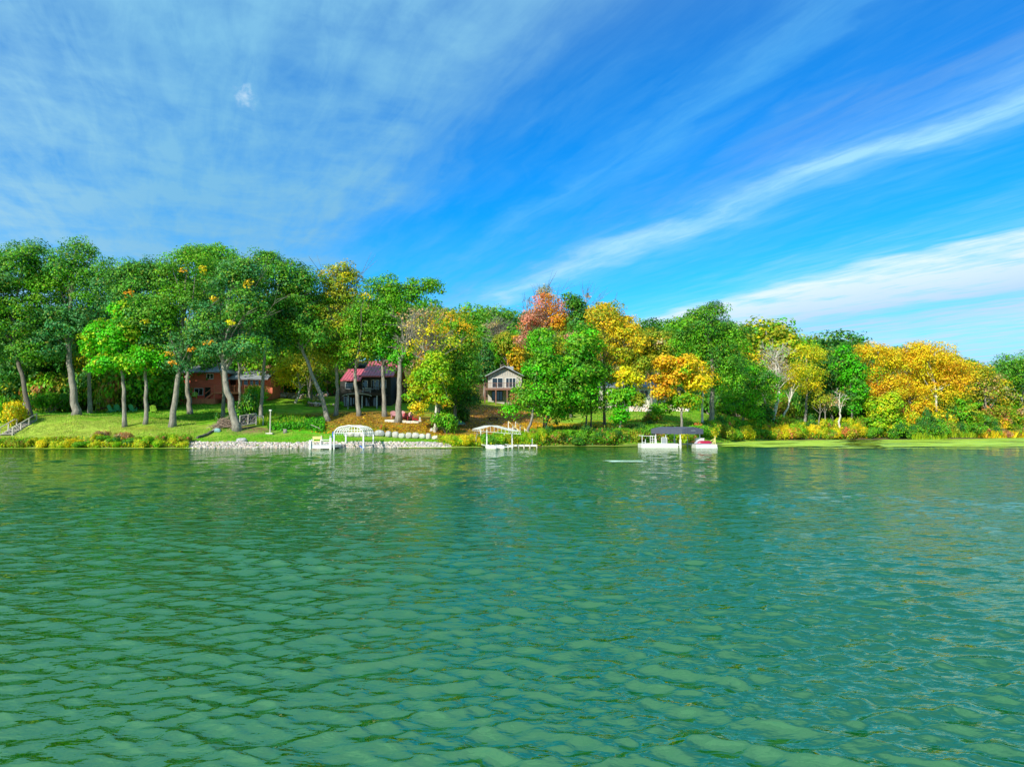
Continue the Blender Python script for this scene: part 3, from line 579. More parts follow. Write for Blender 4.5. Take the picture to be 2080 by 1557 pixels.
LM = [(-999, 10, 'the left edge'), (10, 75, 'the waterside steps'), (75, 130, 'the gap right of the steps'), (130, 172, 'the thick forked oak'), (172, 225, 'the slim grey oak'), (225, 280, 'the bright green maple'), (280, 325, 'the plain grey oak trunk'),
      (325, 375, 'the orange flecked oak'), (375, 430, 'the red house wall'), (430, 475, 'the brush pile'), (475, 510, 'the red deck'), (510, 560, 'the brick chimney'), (560, 605, 'the stone terraces'), (605, 660, 'the low orange house'), (660, 700, 'the steeply leaning trunk'), (700, 745, 'the left red metal roof'),
      (745, 785, 'the right red metal roof'), (785, 830, 'the red garden chairs'), (830, 870, 'the half bare grey tree'), (870, 905, 'the pale trunk over the boulders'), (905, 940, 'the orange topped maple'), (940, 985, 'the spruce'), (985, 1025, 'the left half of the grey house'), (1025, 1065, 'the grey house gable'), (1065, 1105, 'the leaning bright green tree'),
      (1105, 1145, 'the rust red crown'), (1145, 1185, 'the twin trunk green tree'), (1185, 1225, 'the narrow dark green tree'), (1225, 1262, 'the tall golden crown'), (1262, 1300, 'the lemon topped small tree'), (1300, 1345, 'the olive gold tree'), (1345, 1385, 'the orange part of the flaming maple'), (1385, 1425, 'the yellow part of the flaming maple'),
      (1425, 1465, 'the mottled trunk of the round oak'), (1465, 1510, 'the right flank of the round oak'), (1510, 1550, 'the bushy green gap tree'), (1550, 1585, 'the twisted half bare tree'), (1585, 1620, 'the crooked thin tree'), (1620, 1655, 'the yellow green bank tree'), (1655, 1690, 'the thin saplings'), (1690, 1720, 'the white birch'), (1720, 1755, 'the feathery dark tree'),
      (1755, 1790, 'the orange gold tree'), (1790, 1830, 'the light green waterside tree'), (1830, 1870, 'the second golden maple'), (1870, 1910, 'the left half of the largest golden maple'), (1910, 1960, 'the right half of the largest golden maple'), (1960, 2010, 'the olive brown tree'), (2010, 2050, 'the orange reeds'), (2050, 9999, 'the right edge')]
def landmark(px):
    for a, c, t in LM:
        if a <= px < c: return t
LABN = {}
def uniq(lab, o):
    LABN.setdefault(lab, []).append(o)
ZN = dict(oak='mid green round crowned tree', dark='deep green shady tree', green='fresh green tree', olive='olive tree turning yellow', gold='golden yellow tree', rust='rusty orange tree', bare='almost leafless grey tree')
def forest(k, px, d, top, w=1.0, label=None, group=None):
    """copy of a generic tree whose top shows at photo row top"""
    j = rf.randrange(len(PROTO[k])); pr = PROTO[k][j]
    b_ = G(px, d); h = max(5.0, (P(px, top, d).z - b_.z))
    o = pr if (k, j) not in used else copy_tree(pr); used.add((k, j))
    s = h / 15.0; o.location = b_; o.rotation_euler = (0, 0, rf.random() * 6.28); o.scale = (max(s * w * rf.uniform(.85, 1.15), .5), max(s * w * rf.uniform(.85, 1.15), .5), s)
    zone = 'near in the wood behind' if d < 145 else ('on the middle slope behind' if d < 180 else 'on the ridge above')
    tag(o, label or f'{ZN[k]} {zone} {landmark(px)}', 'tree', group or f'{ZN[k]}s {zone} {landmark(px)}'); return o
def skyline(px):     # photo row of the ridge top
    return np.interp(px, [-300, 0, 300, 600, 850, 920, 1000, 1050, 1150, 1290, 1340, 1380, 1480, 1560, 1640, 1700, 1760, 1850, 1960, 2000, 2100, 2300], [560, 560, 560, 590, 605, 622, 618, 628, 640, 655, 655, 645, 655, 655, 672, 678, 695, 700, 725, 745, 725, 730])
# shaded wood at the left, behind the front oaks
for i in range(46):
    px = -150 + i * 18.5 + rf.uniform(-8, 8); d = rf.uniform(122, 150) if px > 330 else rf.uniform(108, 140)
    if px > 660: continue
    forest(rf.choice(['dark', 'dark', 'oak', 'green', 'olive'] if px > 150 else ['dark', 'green', 'oak', 'olive', 'oak']), px, d, rf.uniform(600, 690), .8)
# middle slope, right side
for i in range(52):
    px = 860 + i * 24 + rf.uniform(-10, 10); d = rf.uniform(150, 172)
    if 960 < px < 1060: d = 165
    forest(rf.choice(['oak', 'green', 'olive', 'gold', 'green', 'olive', 'bare', 'rust'] if px > 1480 or px < 1100 else ['olive', 'gold', 'olive', 'bare', 'green']), px, d, skyline(px) + rf.uniform(28, 75), 1.0)
# ridge
for i in range(56):
    px = 560 + i * 29 + rf.uniform(-10, 10); d = rf.uniform(192, 225)
    forest(rf.choice(['oak', 'oak', 'green', 'olive', 'dark']), px, d, skyline(px) + rf.uniform(-4, 12), 1.1)
# named ones on the skyline
forest('dark', 1308, 175, 648, 1.1, 'compact dark green crown on the skyline between the golden and the round oak', 'single skyline tree left of the oak')
forest('olive', 1560, 165, 645, 1.3, 'flat topped tree with see through crown standing highest right of the round oak', 'single skyline tree right of the oak')
forest('dark', 1705, 165, 672, 1.1, 'dark green rounded crown on the skyline left of the golden trees', 'single skyline tree by the golden trees')
for (k, j) in [(k, j) for k in PROTO for j in range(len(PROTO[k]))]:
    if (k, j) not in used: forest(k, 700 + 40 * j, 230, 640)
# ------------------------------------------------------------------ structures
def Xp(px, d): return P(px, 864, d).x
def Zp(py, d): return P(1040, py, d).z
class RB(MB):
    """shapes in world coordinates, stored relative to the root's location"""
    def out(s, name, m, parent, root, smooth=False):
        l = root.location; s.v = [(a - l[0], b - l[1], c - l[2]) for a, b, c in s.v]
        return s.build(name, m, parent, smooth)
WHITE = plain('white_paint', (.62, .62, .60), .45, .06, 2)
ALU = plain('white_aluminium', (.62, .63, .64), .35, .08, 2, metal=.1)
GREYM = plain('grey_metal', (.36, .38, .40), .45, .15, 2, metal=.4)
RED = plain('red_siding', (.80, .15, .09), .75, .22, 1.2, .5, stretch=(.5, .5, 9))
REDTRIM = plain('red_timber', (.74, .21, .12), .75, .2, 2, .3)
ROOFG = plain('grey_shingles', (.20, .22, .25), .85, .3, 2.2, .8, stretch=(1, 1, 2.5))
BRICK = plain('brick', (.30, .13, .08), .9, .35, 5, .8, stretch=(1, 1, 3))
GLASS, p_, o_ = material('window_glass'); p_.inputs['Base Color'].default_value = (.015, .02, .025, 1); p_.inputs['Roughness'].default_value = .04; p_.inputs['Specular IOR Level'].default_value = .8
DARK = plain('black_stained_timber', (.020, .022, .020), .7, .4, 1.6, .5, stretch=(.6, .6, 6))
DARKIN = plain('deep_brown_timber', (.055, .035, .025), .8, .3, 2, .3)
ROOFR = plain('red_metal_roof', (.50, .075, .10), .42, .16, .8, .1, c2=(.42, .10, .12))
GREYSID = plain('pale_grey_siding', (.40, .375, .33), .8, .10, 1.4, .4, stretch=(6, 6, .5))
BROWN = plain('brown_timber', (.20, .10, .07), .8, .25, 2, .4)
WOOD = plain('weathered_wood', (.46, .42, .36), .85, .25, 3, .5, stretch=(1, 1, 4))
PINE = plain('yellow_pine', (.70, .58, .22), .7, .15, 3)
ORANGE = plain('orange_timber', (.60, .19, .07), .75, .2, 2, .3)
STONE = plain('pale_stone', (.52, .46, .40), .9, .25, 3, .8, c2=(.34, .31, .29))
STONEG = plain('grey_stone', (.40, .40, .38), .9, .3, 2.5, .8, c2=(.25, .26, .26))
STONEW = plain('cream_stone', (.66, .60, .50), .9, .2, 2.5, .8, c2=(.44, .40, .34))
STONED = plain('dark_stone', (.13, .12, .13), .9, .5, 4, .8, c2=(.05, .05, .055))
LIME = plain('lime_plastic', (.38, .62, .06), .5, .1, 2)
MINT = plain('green_plastic', (.10, .46, .20), .5, .1, 2)
REDP = plain('dark_red_plastic', (.42, .025, .035), .5, .12, 2)
ROSE = plain('faded_rose_plastic', (.52, .24, .27), .6, .12, 2)
CANVAS = plain('slate_canvas', (.075, .085, .125), .8, .2, 2.0, .4, stretch=(5, 5, .6))
KAYAK = plain('crimson_hull', (.34, .010, .045), .3, .06, 2)
KGREY = plain('lilac_grey_hull', (.36, .34, .44), .4, .1, 2)
BLUE = plain('blue_paint', (.02, .10, .45), .4, .1, 2)
CONC = plain('pale_concrete', (.58, .55, .47), .9, .2, 1.5, .5)
CGREEN = plain('dark_green_hull', (.03, .16, .11), .4, .2, 2)
ORP = plain('orange_hull', (.85, .25, .01), .4, .1, 2)
BLK = plain('black_tarp', (.015, .016, .022), .6, .3, 2)

def window(house, root, px0, px1, py0, py1, d, mull=(), m=None, name='window', fr=.09, bars=()):
    x0, x1, z0, z1 = Xp(px0, d), Xp(px1, d), Zp(py1, d), Zp(py0, d); m = m or WHITE
    b = RB(); y = d
    b.box(x0, x1, y - .05, y + .04, z0, z0 + fr); b.box(x0, x1, y - .05, y + .04, z1 - fr, z1)
    b.box(x0, x0 + fr, y - .05, y + .04, z0 + fr, z1 - fr); b.box(x1 - fr, x1, y - .05, y + .04, z0 + fr, z1 - fr)
    for q in mull:
        xm = x0 + (x1 - x0) * q; b.box(xm - fr * .45, xm + fr * .45, y - .045, y + .03, z0 + fr, z1 - fr)
    w = b.out(name, m, house, root)
    xs_ = [x0] + [x0 + (x1 - x0) * q for q in mull] + [x1]
    for i in range(len(xs_) - 1):
        g = RB(); g.box(xs_[i] + .05, xs_[i + 1] - .05, y - .02, y + .02, z0 + .05, z1 - .05); g.out('pane', GLASS, w, root)
    return w
def railing(parent, root, x0, x1, y0, y1, z0, z1, m, step=.14, r=.025, top=.09):
    """a straight railing run from (x0,y0) to (x1,y1)"""
    b = RB(); a = Vector((x0, y0, 0)); c = Vector((x1, y1, 0)); n = max(2, int((c - a).length / step))
    for zz, t in ((z1, top), (z0 + .08, top * .7)): b.bar(a + Vector((0, 0, zz)), c + Vector((0, 0, zz)), t, .06)
    for i in range(n + 1):
        p = a.lerp(c, i / n); big = i % 12 == 0 or i == n; t = .10 if big else r
        b.bar(p + Vector((0, 0, z0)), p + Vector((0, 0, z1 + (.04 if big else 0))), t)
    return b.out('railing', m, parent, root)

# --- red house with grey roof (left)
D = 118.0
base = Vector((Xp(440, D), D, gz(Xp(440, D), D)))
h = thing('red_house', 'red two storey house with grey roofs, raised deck and brick chimney behind the oaks', 'house', base)
zb = Zp(811, D); b = RB(); b.box(Xp(370, D), Xp(452, D), D, D + 9, zb - 1.5, Zp(754, D)); wl = b.out('wall', RED, h, h)
b = RB(); e0, e1, ze, zr = Xp(365, D), Xp(459, D), Zp(755, D), Zp(734, D + 4.5)
b.add([(e0, D - .7, ze), (e1, D - .7, ze), (e1, D + 9.7, ze), (e0, D + 9.7, ze), (e0 + 2.6, D + 4.5, zr), (e1 - 2.6, D + 4.5, zr), (e0, D - .7, ze - .18), (e1, D - .7, ze - .18), (e1, D + 9.7, ze - .18), (e0, D + 9.7, ze - .18)],
      [(0, 1, 5, 4), (1, 2, 5), (2, 3, 4, 5), (3, 0, 4), (0, 6, 7, 1), (1, 7, 8, 2), (2, 8, 9, 3), (3, 9, 6, 0), (6, 9, 8, 7)]); b.out('roof', ROOFG, h, h)
b = RB(); b.box(Xp(452.2, D), Xp(536, D), D + 3, D + 10, zb - 1.5, Zp(768, D + 3)); b.out('wall', REDTRIM, h, h)
f0, f1, y0, y1, y2 = Xp(438, D), Xp(537, D), D + 1.2, D + 7, D + 12.5
b = RB(); zz0, zz1 = Zp(768.5, y0), Zp(745, y1)
b.prism([(f0, y0, zz0), (f0, y1, zz1), (f0, y2, zz0), (f0, y2, zz0 - .2), (f0, y1, zz1 - .2), (f0, y0, zz0 - .2)], (f1 - f0, 0, 0)); b.out('roof', ROOFG, h, h)
b = RB(); b.add([(Xp(536, D + 3), D + 3, zb), (Xp(536, D + 3), D + 10, zb), (Xp(536, D + 3), y1, zz1 - .25), (Xp(536, D + 3) - .25, D + 3, zb), (Xp(536, D + 3) - .25, D + 10, zb), (Xp(536, D + 3) - .25, y1, zz1 - .25)], [(0, 1, 2), (5, 4, 3), (0, 2, 5, 3), (1, 4, 5, 2)]); b.out('gable', BRICK, h, h)
b = RB(); b.box(Xp(536.3, D + 3), Xp(536.3, D + 3) + .9, D + 3.4, D + 6.2, zb - 1, Zp(742, D + 4)); b.box(Xp(536.3, D + 3) - .06, Xp(536.3, D + 3) + .96, D + 3.3, D + 6.3, Zp(742, D + 4), Zp(740.5, D + 4)); b.out('chimney', BRICK, h, h)
window(h, h, 417, 431, 758.5, 770, D - .06, (.5,)); window(h, h, 393, 411, 788, 803, D - .06, (.5,)); window(h, h, 373, 380, 760, 770, D - .06)
window(h, h, 414.5, 425.5, 786.5, 809.5, D - .06, (), DARKIN, 'door', .12)
window(h, h, 466, 477, 771, 795, D + 2.94, (.5,), DARKIN, 'door')
for a_, c_ in ((482, 490), (493, 502), (506, 513), (516, 524), (527, 534)): window(h, h, a_, c_, 771, 784, D + 2.94, ())
dz = Zp(796.5, D - 2.5); b = RB(); b.box(Xp(433, D - 2.5), Xp(529, D - 2.5), D - 2.5, D - .05, dz - .25, dz); b.box(Xp(453, D), Xp(529, D - 2.5), D - .04, D + 2.97, dz - .25, dz); dk = b.out('deck', REDTRIM, h, h)
railing(h, h, Xp(433, D - 2.5), Xp(529, D - 2.5), D - 2.45, D - 2.45, dz, Zp(782.5, D - 2.5), REDTRIM)
railing(h, h, Xp(529, D - 2.5) - .05, Xp(529, D - 2.5) - .05, D - 2.4, D + 2.9, dz, Zp(782.5, D - 2.5), REDTRIM, .2)
for px in (434, 460, 494, 528):
    b = RB(); b.box(Xp(px, D - 2.3) - .09, Xp(px, D - 2.3) + .09, D - 2.4, D - 2.22, zb - 1.2, dz - .25); b.out('post', REDTRIM, h, h)
b = RB()
for k in range(9):
    t = k / 9; x = Xp(433, D - 2) - t * 1.1 - .0; zz = dz - (k + 1) * (dz - zb) / 10; b.box(x - .28, x, D - 2.3, D - 1.3, zz - .05, zz)
b.bar((Xp(433, D - 2), D - 2.35, dz + .85), (Xp(433, D - 2) - 1.3, D - 2.35, zb + .9), .08); b.bar((Xp(433, D - 2), D - 2.35, dz - .1), (Xp(433, D - 2) - 1.3, D - 2.35, zb), .06, .25); b.out('stairs', REDTRIM, h, h)
b = RB(); b.box(Xp(362, D - 3), Xp(436, D - 3), D - 3.2, D - .06, zb - 1.2, Zp(809.5, D - 3.2)); b.out('low_deck', REDTRIM, h, h)

# --- black house with red metal roof
D = 109.0; base = Vector((Xp(740, D), D, gz(Xp(740, D), D)))
h = thing('black_house', 'black timber house with red metal roof and a deck on posts, behind four trunks', 'house', base)
zb = Zp(828, D); ym = D + 4
b = RB(); b.box(Xp(690, D + 3), Xp(728, D + 3), D + 3, D + 11, zb - 1.5, Zp(770, D + 3)); b.out('wall', DARK, h, h)
b = RB(); b.box(Xp(728, D + 3) + .01, Xp(794, D + 3), D + 2.5, D + 11, zb - 1.5, Zp(762, D + 2.5)); b.out('wall', DARK, h, h)
def metal_roof(x0, x1, y0, y1, z0, z1):
    b = RB(); y2 = 2 * y1 - y0
    b.prism([(x0, y0, z0), (x0, y1, z1), (x0, y2, z0), (x0, y2, z0 - .18), (x0, y1, z1 - .18), (x0, y0, z0 - .18)], (x1 - x0, 0, 0))
    n = int((x1 - x0) / .45)
    for i in range(n + 1):
        x = x0 + .03 + (x1 - x0 - .06) * i / n; b.bar((x, y0, z0 + .03), (x, y1, z1 + .03), .04, .06)
    return b.out('roof', ROOFR, h, h)
metal_roof(Xp(729, D), Xp(797, D), D + .6, D + 7.5, Zp(763, D + .6), Zp(733, D + 7.5)); metal_roof(Xp(687, D), Xp(729, D) - .05, D + .9, D + 6.2, Zp(771.5, D + .9), Zp(749, D + 6.2))
dz = Zp(798.5, D - 1.5); b = RB(); b.box(Xp(688, D - 1.5), Xp(778, D - 1.5), D - 1.5, D + 2.45, dz - .35, dz); b.out('deck', DARKIN, h, h)
railing(h, h, Xp(688, D - 1.5), Xp(778, D - 1.5), D - 1.45, D - 1.45, dz, Zp(786, D - 1.5), DARKIN, .16, .02)
for px in (690, 706.5, 735, 765, 777):
    b = RB(); b.box(Xp(px, D - 1.3) - .08, Xp(px, D - 1.3) + .08, D - 1.38, D - 1.22, zb - 1, dz - .35); b.out('post', GREYM if px in (706.5, 735, 765) else DARKIN, h, h)
for a_, c_, t_, bt in ((753, 760, 771, 791), (761, 769, 771, 791), (735, 746, 772, 788), (700, 716, 777, 790), (771, 784, 771, 788)): window(h, h, a_, c_, t_, bt, D + (2.94 if a_ < 728 else 2.44), (), GREYM, fr=.06)
for a_, c_ in ((696, 706), (709, 720), (741, 752), (755, 768)): window(h, h, a_, c_, 803, 825.5, D + (2.94 if a_ < 728 else 2.44), (.5,), DARKIN, 'door')
b = RB(); n = 20; pts = []
for i in range(n + 1):
    t = i / n; pts.append((Xp(695 + 59 * t, D - 1.56), D - 1.56, Zp(804 - 5 * math.sin(math.pi * t) ** .6, D - 1.5)))
for i in range(n): b.bar(pts[i], pts[i + 1], .05, .13)
b.out('arched_trim', WOOD, h, h)
be = thing('white_bench', 'white slatted bench on the deck of the black house', 'bench', (Xp(742, D), D + .6, dz))
for z_ in (.45, .72, .9): b = RB(); b.box(Xp(733, D), Xp(751, D), D + (.4 if z_ < .5 else .75), D + (.8 if z_ < .5 else .8), dz + z_ - .04, dz + z_ + .04); b.out('slat', WHITE, be, be)
for x in (Xp(734.5, D), Xp(749.5, D)): b = RB(); b.box(x - .04, x + .04, D + .4, D + .74, dz, dz + .41); b.out('leg', WHITE, be, be)

# --- low orange house and stone terraces behind
D = 134.0; base = Vector((Xp(630, D), D, gz(Xp(630, D), D)))
h = thing('orange_house', 'low orange brown house with dark porch seen between the red and the black houses', 'house', base)
zb = Zp(796, D); b = RB(); b.box(Xp(604, D), Xp(668, D), D + 1.6, D + 8, zb - 2, Zp(777, D)); b.out('wall', ORANGE, h, h)
b = RB(); b.prism([(Xp(600, D), D - .2, Zp(777.5, D)), (Xp(600, D), D + 4.8, Zp(765, D + 4.8)), (Xp(600, D), D + 9, Zp(777.5, D)), (Xp(600, D), D + 9, Zp(777.5, D) - .2), (Xp(600, D), D + 4.8, Zp(765, D + 4.8) - .2), (Xp(600, D), D - .2, Zp(777.5, D) - .2)], (Xp(670, D) - Xp(600, D), 0, 0)); b.out('roof', ORANGE, h, h)
for px in (606, 626, 641, 662): b = RB(); b.box(Xp(px, D) - .12, Xp(px, D) + .12, D, D + .24, zb - 1, Zp(777.5, D) - .2); b.out('post', ORANGE, h, h)
for a_, c_ in ((611, 622), (629, 638), (645, 657)): window(h, h, a_, c_, 779, 792, D + 1.54, (), DARKIN)
rs = np.random.default_rng(77)
def ico(sub=1):
    import bmesh
    bm_ = bmesh.new(); bmesh.ops.create_icosphere(bm_, subdivisions=sub, radius=1); bm_.verts.ensure_lookup_table()
    v_ = np.array([v.co[:] for v in bm_.verts]); f_ = [[v.index for v in f.verts] for f in bm_.faces]; bm_.free(); return v_, f_
ICO1, ICF1 = ico(1); ICO2, ICF2 = ico(2)
ICF1n = np.array(ICF1)
def stones(name, centers, sizes, m, parent=None, root=None, colors=None, flat=.75):
    """many stones joined in one mesh"""
    Vs = []; Fs = []; Cs_ = []; n = len(ICO1)
    for i, (c, s_) in enumerate(zip(centers, sizes)):
        a = rs.random() * 6.28; q = ICO1 * (1 + rs.normal(0, .14, (n, 1))) * np.array([1, .8, flat]) * s_ * rs.uniform(.8, 1.2, 3)
        q = np.stack([q[:, 0] * math.cos(a) - q[:, 1] * math.sin(a), q[:, 0] * math.sin(a) + q[:, 1] * math.cos(a), q[:, 2]], 1)
        Vs.append(q + np.array(c)); Fs.append(ICF1n + i * n)
        if colors is not None: Cs_.append(np.repeat(colors[i][None], n, 0))
    Va = np.concatenate(Vs)
    if root: Va = Va - np.array(root.location)
    return link(name, np_mesh(name, Va, np.concatenate(Fs), m, np.concatenate(Cs_) if colors is not None else None), parent)
TSTONE, p_, o_ = material('mixed_stones'); at = nd('ShaderNodeAttribute'); at.attribute_name = 'tint'
mm = nd('ShaderNodeMix', data_type='RGBA', blend_type='MULTIPLY'); mm.inputs[0].default_value = 1; tcn = nd('ShaderNodeTexCoord')
L.new(at.outputs['Color'], mm.inputs[6]); L.new(ramp(nz(tcn.outputs['Object'], 8, 5, .6), [(.3, .7), (.7, 1.2)]), mm.inputs[7]); L.new(mm.outputs[2], p_.inputs['Base Color']); p_.inputs['Roughness'].default_value = .9
def stonecol(n, pale=1.0):
    base_ = np.array([[.62, .52, .44], [.52, .48, .45], [.70, .62, .52], [.40, .38, .37], [.60, .45, .38], [.72, .68, .62]]) * pale
    return base_[rs.integers(0, len(base_), n)] * rs.uniform(.75, 1.2, (n, 1))
def stone_wall(label, px0, px1, d, h_, rows, size, pale=1.0, d1=None, cat='stone wall'):
    d1 = d1 or d; c0 = G(px0, d); w = thing('stone_wall', label, cat, c0); cs = []; ss = []
    Lw = (G(px1, d1) - c0).length; n = int(Lw / (size * 1.55))
    for r_ in range(rows):
        for i in range(n):
            t = (i + .5 * (r_ % 2) + rs.uniform(-.15, .15)) / n; g = G(px0 + (px1 - px0) * t, d + (d1 - d) * t)
            cs.append((g.x, g.y + r_ * .12 + rs.uniform(-.05, .05), g.z + size * .5 + r_ * h_ / rows)); ss.append(size * rs.uniform(.8, 1.2))
    o = stones('stone', cs, ss, TSTONE, w, w, stonecol(len(cs), pale)); tag(o, kind='stuff'); return w
stone_wall('lower stone terrace wall on the upper lawn right of the brick gable', 560, 655, 126, 1.0, 3, .28)
stone_wall('upper stone terrace wall below the low orange house', 562, 668, 130.5, 1.0, 3, .28, .8)
stone_wall('white stone retaining wall across the upper lawn behind the orange maple', 1268, 1402, 122, 1.1, 4, .30, 1.15)
stone_wall('short stone wall beside the round oak lawn edge', 1180, 1262, 127, 1.2, 3, .30, 1.05)
rp = thing('rock_pile', 'heap of reddish stones at the foot of the slim lawn trees', 'rock pile', G(645, 112)); cs = [(G(645, 112) + Vector((rs.normal(0, .8), rs.normal(0, .4), abs(rs.normal(.3, .2)))))[:] for _ in range(60)]
tag(stones('stone', cs, rs.uniform(.14, .34, 60), TSTONE, rp, rp, stonecol(60) * np.array([1.1, .85, .8])), kind='stuff')

# --- grey gabled house
D = 125.0; base = Vector((Xp(1025, D), D, gz(Xp(1025, D), D)))
h = thing('grey_house', 'pale grey gabled house with brown deck on posts at the top of the leafy slope', 'house', base)
zb = Zp(815, D); x0, x1, xa = Xp(991, D), Xp(1060, D), Xp(1025, D); ze, za = Zp(762, D), Zp(745.5, D)
b = RB(); b.prism([(x0, D, zb - 1.5), (x1, D, zb - 1.5), (x1, D, ze), (xa, D, za - .1), (x0, D, ze)], (0, 11, 0)); b.out('wall', GREYSID, h, h)
b = RB()
for sgn, xe in ((-1, Xp(985.5, D)), (1, Xp(1065, D))):
    zl = ze - .28; b.prism([(xa, D - .8, za + .22), (xe, D - .8, zl + .12), (xe, D - .8, zl), (xa, D - .8, za + .06)] if sgn > 0 else [(xe, D - .8, zl + .12), (xa, D - .8, za + .22), (xa, D - .8, za + .06), (xe, D - .8, zl)], (0, 12.6, 0))
b.out('roof', BROWN, h, h)
b = RB()
for xe in (Xp(985.5, D), Xp(1065, D)): b.bar((xa, D - .84, za + .12), (xe, D - .84, ze - .22), .06, .13)
b.out('bargeboard', GREYM, h, h)
b = RB()
for i in range(13):
    x = x0 + .4 + i * (x1 - x0 - .8) / 12; t = 1 - abs(x - xa) / (x1 - xa); b.box(x - .03, x + .03, D - .04, D - .001, ze + .02, ze + (za - ze) * max(.05, t) * .88)
b.out('batten', GREYM, h, h)
window(h, h, 999, 1022, 767, 787.5, D - .05, (.5,)); window(h, h, 1027, 1048, 767, 787.5, D - .05, (.33, .66)); window(h, h, 998.5, 1006, 791, 813, D - .05, (), DARKIN, 'door'); window(h, h, 1008.5, 1021, 791, 813, D - .05, (.5,), DARKIN, 'door')
dz = Zp(788.5, D - 2.6); b = RB(); b.box(Xp(984, D - 2.6), Xp(1060, D - 2.6), D - 2.6, D - .06, dz - .3, dz); b.out('deck', BROWN, h, h)
railing(h, h, Xp(984, D - 2.6), Xp(1060, D - 2.6), D - 2.55, D - 2.55, dz, Zp(777.5, D - 2.6), BROWN, .17, .02)
for px in (984.8, 1007, 1030, 1053): b = RB(); b.box(Xp(px, D - 2.5) - .1, Xp(px, D - 2.5) + .1, D - 2.58, D - 2.38, zb - 1.4, dz - .3); b.out('post', BROWN, h, h)
b = RB(); b.box(xa + .5, xa + 1.6, D + 7, D + 7.7, za - .2, za + .75); b.out('chimney', GREYM, h, h)

# --- pale house behind the golden trees, pale shed at far left
def simple_house(label, px0, px1, pt, pb, pr, d, wm, rm, dep=8, wins=()):
    base = Vector((Xp((px0 + px1) / 2, d), d, gz(Xp((px0 + px1) / 2, d), d))); h = thing('pale_house', label, 'house', base)
    b = RB(); b.box(Xp(px0, d), Xp(px1, d), d, d + dep, Zp(pb, d) - 1.5, Zp(pt, d)); b.out('wall', wm, h, h)
    x0, x1 = Xp(px0, d) - .5, Xp(px1, d) + .5; z0, z1 = Zp(pt, d) + .02, Zp(pr, d)
    b = RB(); b.prism([(x0, d - .6, z0), (x0, d + dep / 2, z1), (x0, d + dep + .6, z0), (x0, d + dep + .6, z0 - .2), (x0, d + dep / 2, z1 - .2), (x0, d - .6, z0 - .2)], (x1 - x0, 0, 0)); b.out('roof', rm, h, h)
    for a_, c_, t_, bt in wins: window(h, h, a_, c_, t_, bt, d - .06, (.5,))
simple_house('pale single storey house with grey roof hidden behind the golden trees', 1218, 1352, 786, 822, 772, 131, CONC, ROOFG, 9, ((1235, 1250, 792, 806), (1262, 1276, 792, 806), (1300, 1318, 792, 806), (1328, 1342, 792, 806)))
simple_house('small pale cabin glimpsed through the dark wood at the left', 78, 112, 772, 800, 765, 128, CONC, WHITE, 6, ((86, 94, 777, 786),))

# ------------------------------------------------------------------ docks
# left dock with bench
D = 77.0
h = thing('white_dock', 'white dock on square posts with a rail, left of the arched boat lift', 'dock', (Xp(652, D), D, 0))
b = RB(); zt = .44; b.box(Xp(631, D), Xp(673.5, D), D, 86, zt - .06, zt); b.out('deck', WHITE, h, h)
b = RB(); b.box(Xp(630, D), Xp(674, D), D - .12, D - .02, .08, zt - .02); b.box(Xp(631, D), Xp(631, D) + .1, D, 85.5, .12, zt - .07); b.box(Xp(673.5, D) - .1, Xp(673.5, D), D, 85.5, .12, zt - .07); b.out('frame', ALU, h, h)
for px, y, zt_ in ((631.5, D - .2, 1.0), (673, D - .2, 1.25), (631.5, D + 4, .6), (673, D + 4, .6)):
    b = RB(); b.box(Xp(px, D) - .11, Xp(px, D) + .11, y - .11, y + .11, -1.5, zt_); b.out('post', WHITE, h, h)
b = RB(); y = D + .5
for px, t in ((653, 1.5), (671, 1.5)): b.bar((Xp(px, y), y, zt), (Xp(px, y), y, t), .06)
b.bar((Xp(653, y), y, 1.02), (Xp(671, y), y, 1.02), .07); b.bar((Xp(653, y), y, .8), (Xp(671, y), y, .8), .04); b.out('railing', WHITE, h, h)
h = thing('dock_bench', 'cream yellow bench at the front corner of the white dock', 'bench', (Xp(641, D), D + .3, zt))
x0, x1 = Xp(630, D) + .12, Xp(652, D)
for z_ in (1.16, 1.32): b = RB(); b.box(x0, x1, D + .62, D + .68, z_ - .06, z_ + .07); b.out('back_slat', PINE, h, h)
b = RB(); b.box(x0, x1, D + .15, D + .6, .84, .90); b.out('seat', PINE, h, h)
for x in (x0 + .04, x1 - .04):
    b = RB(); b.box(x - .05, x + .05, D + .12, D + .2, zt, 1.08); b.out('leg', WHITE, h, h); b = RB(); b.box(x - .05, x + .05, D + .69, D + .75, zt, 1.36); b.out('leg', WHITE, h, h)
# arched boat lift
h = thing('arched_boat_lift', 'white boat lift frame with arched canopy hoops and no cover, right of the white dock', 'boat lift', (Xp(709, 77), 79, 0))
xl, xr = Xp(679, 77), Xp(738.5, 77); xc = (xl + xr) / 2; hw = (xr - xl) / 2; zt = 2.62; rr = .95
def hoop(y, zlow, r=.05, w=1.0):
    pts = [(xl, y, zlow), (xl, y, zt - rr)]
    for i in range(1, 7): a = i / 6 * math.pi / 2; pts.append((xl + rr * (1 - math.cos(a)) * 1.15, y, zt - rr + (rr - .12) * math.sin(a)))
    pts += [(xc, y, zt)]
    q = [(2 * xc - p[0], p[1], p[2]) for p in reversed(pts[:-1])]
    return pts + q
for y in (77, 78.1, 79.2, 80.3, 81.4, 82.5):
    b = RB(); b.tube(hoop(y, 1.55 if y not in (77, 82.5) else 1.4), .05 if y > 77 else .075, 8); b.out('hoop', WHITE, h, h)
hp = hoop(77, 1.5)
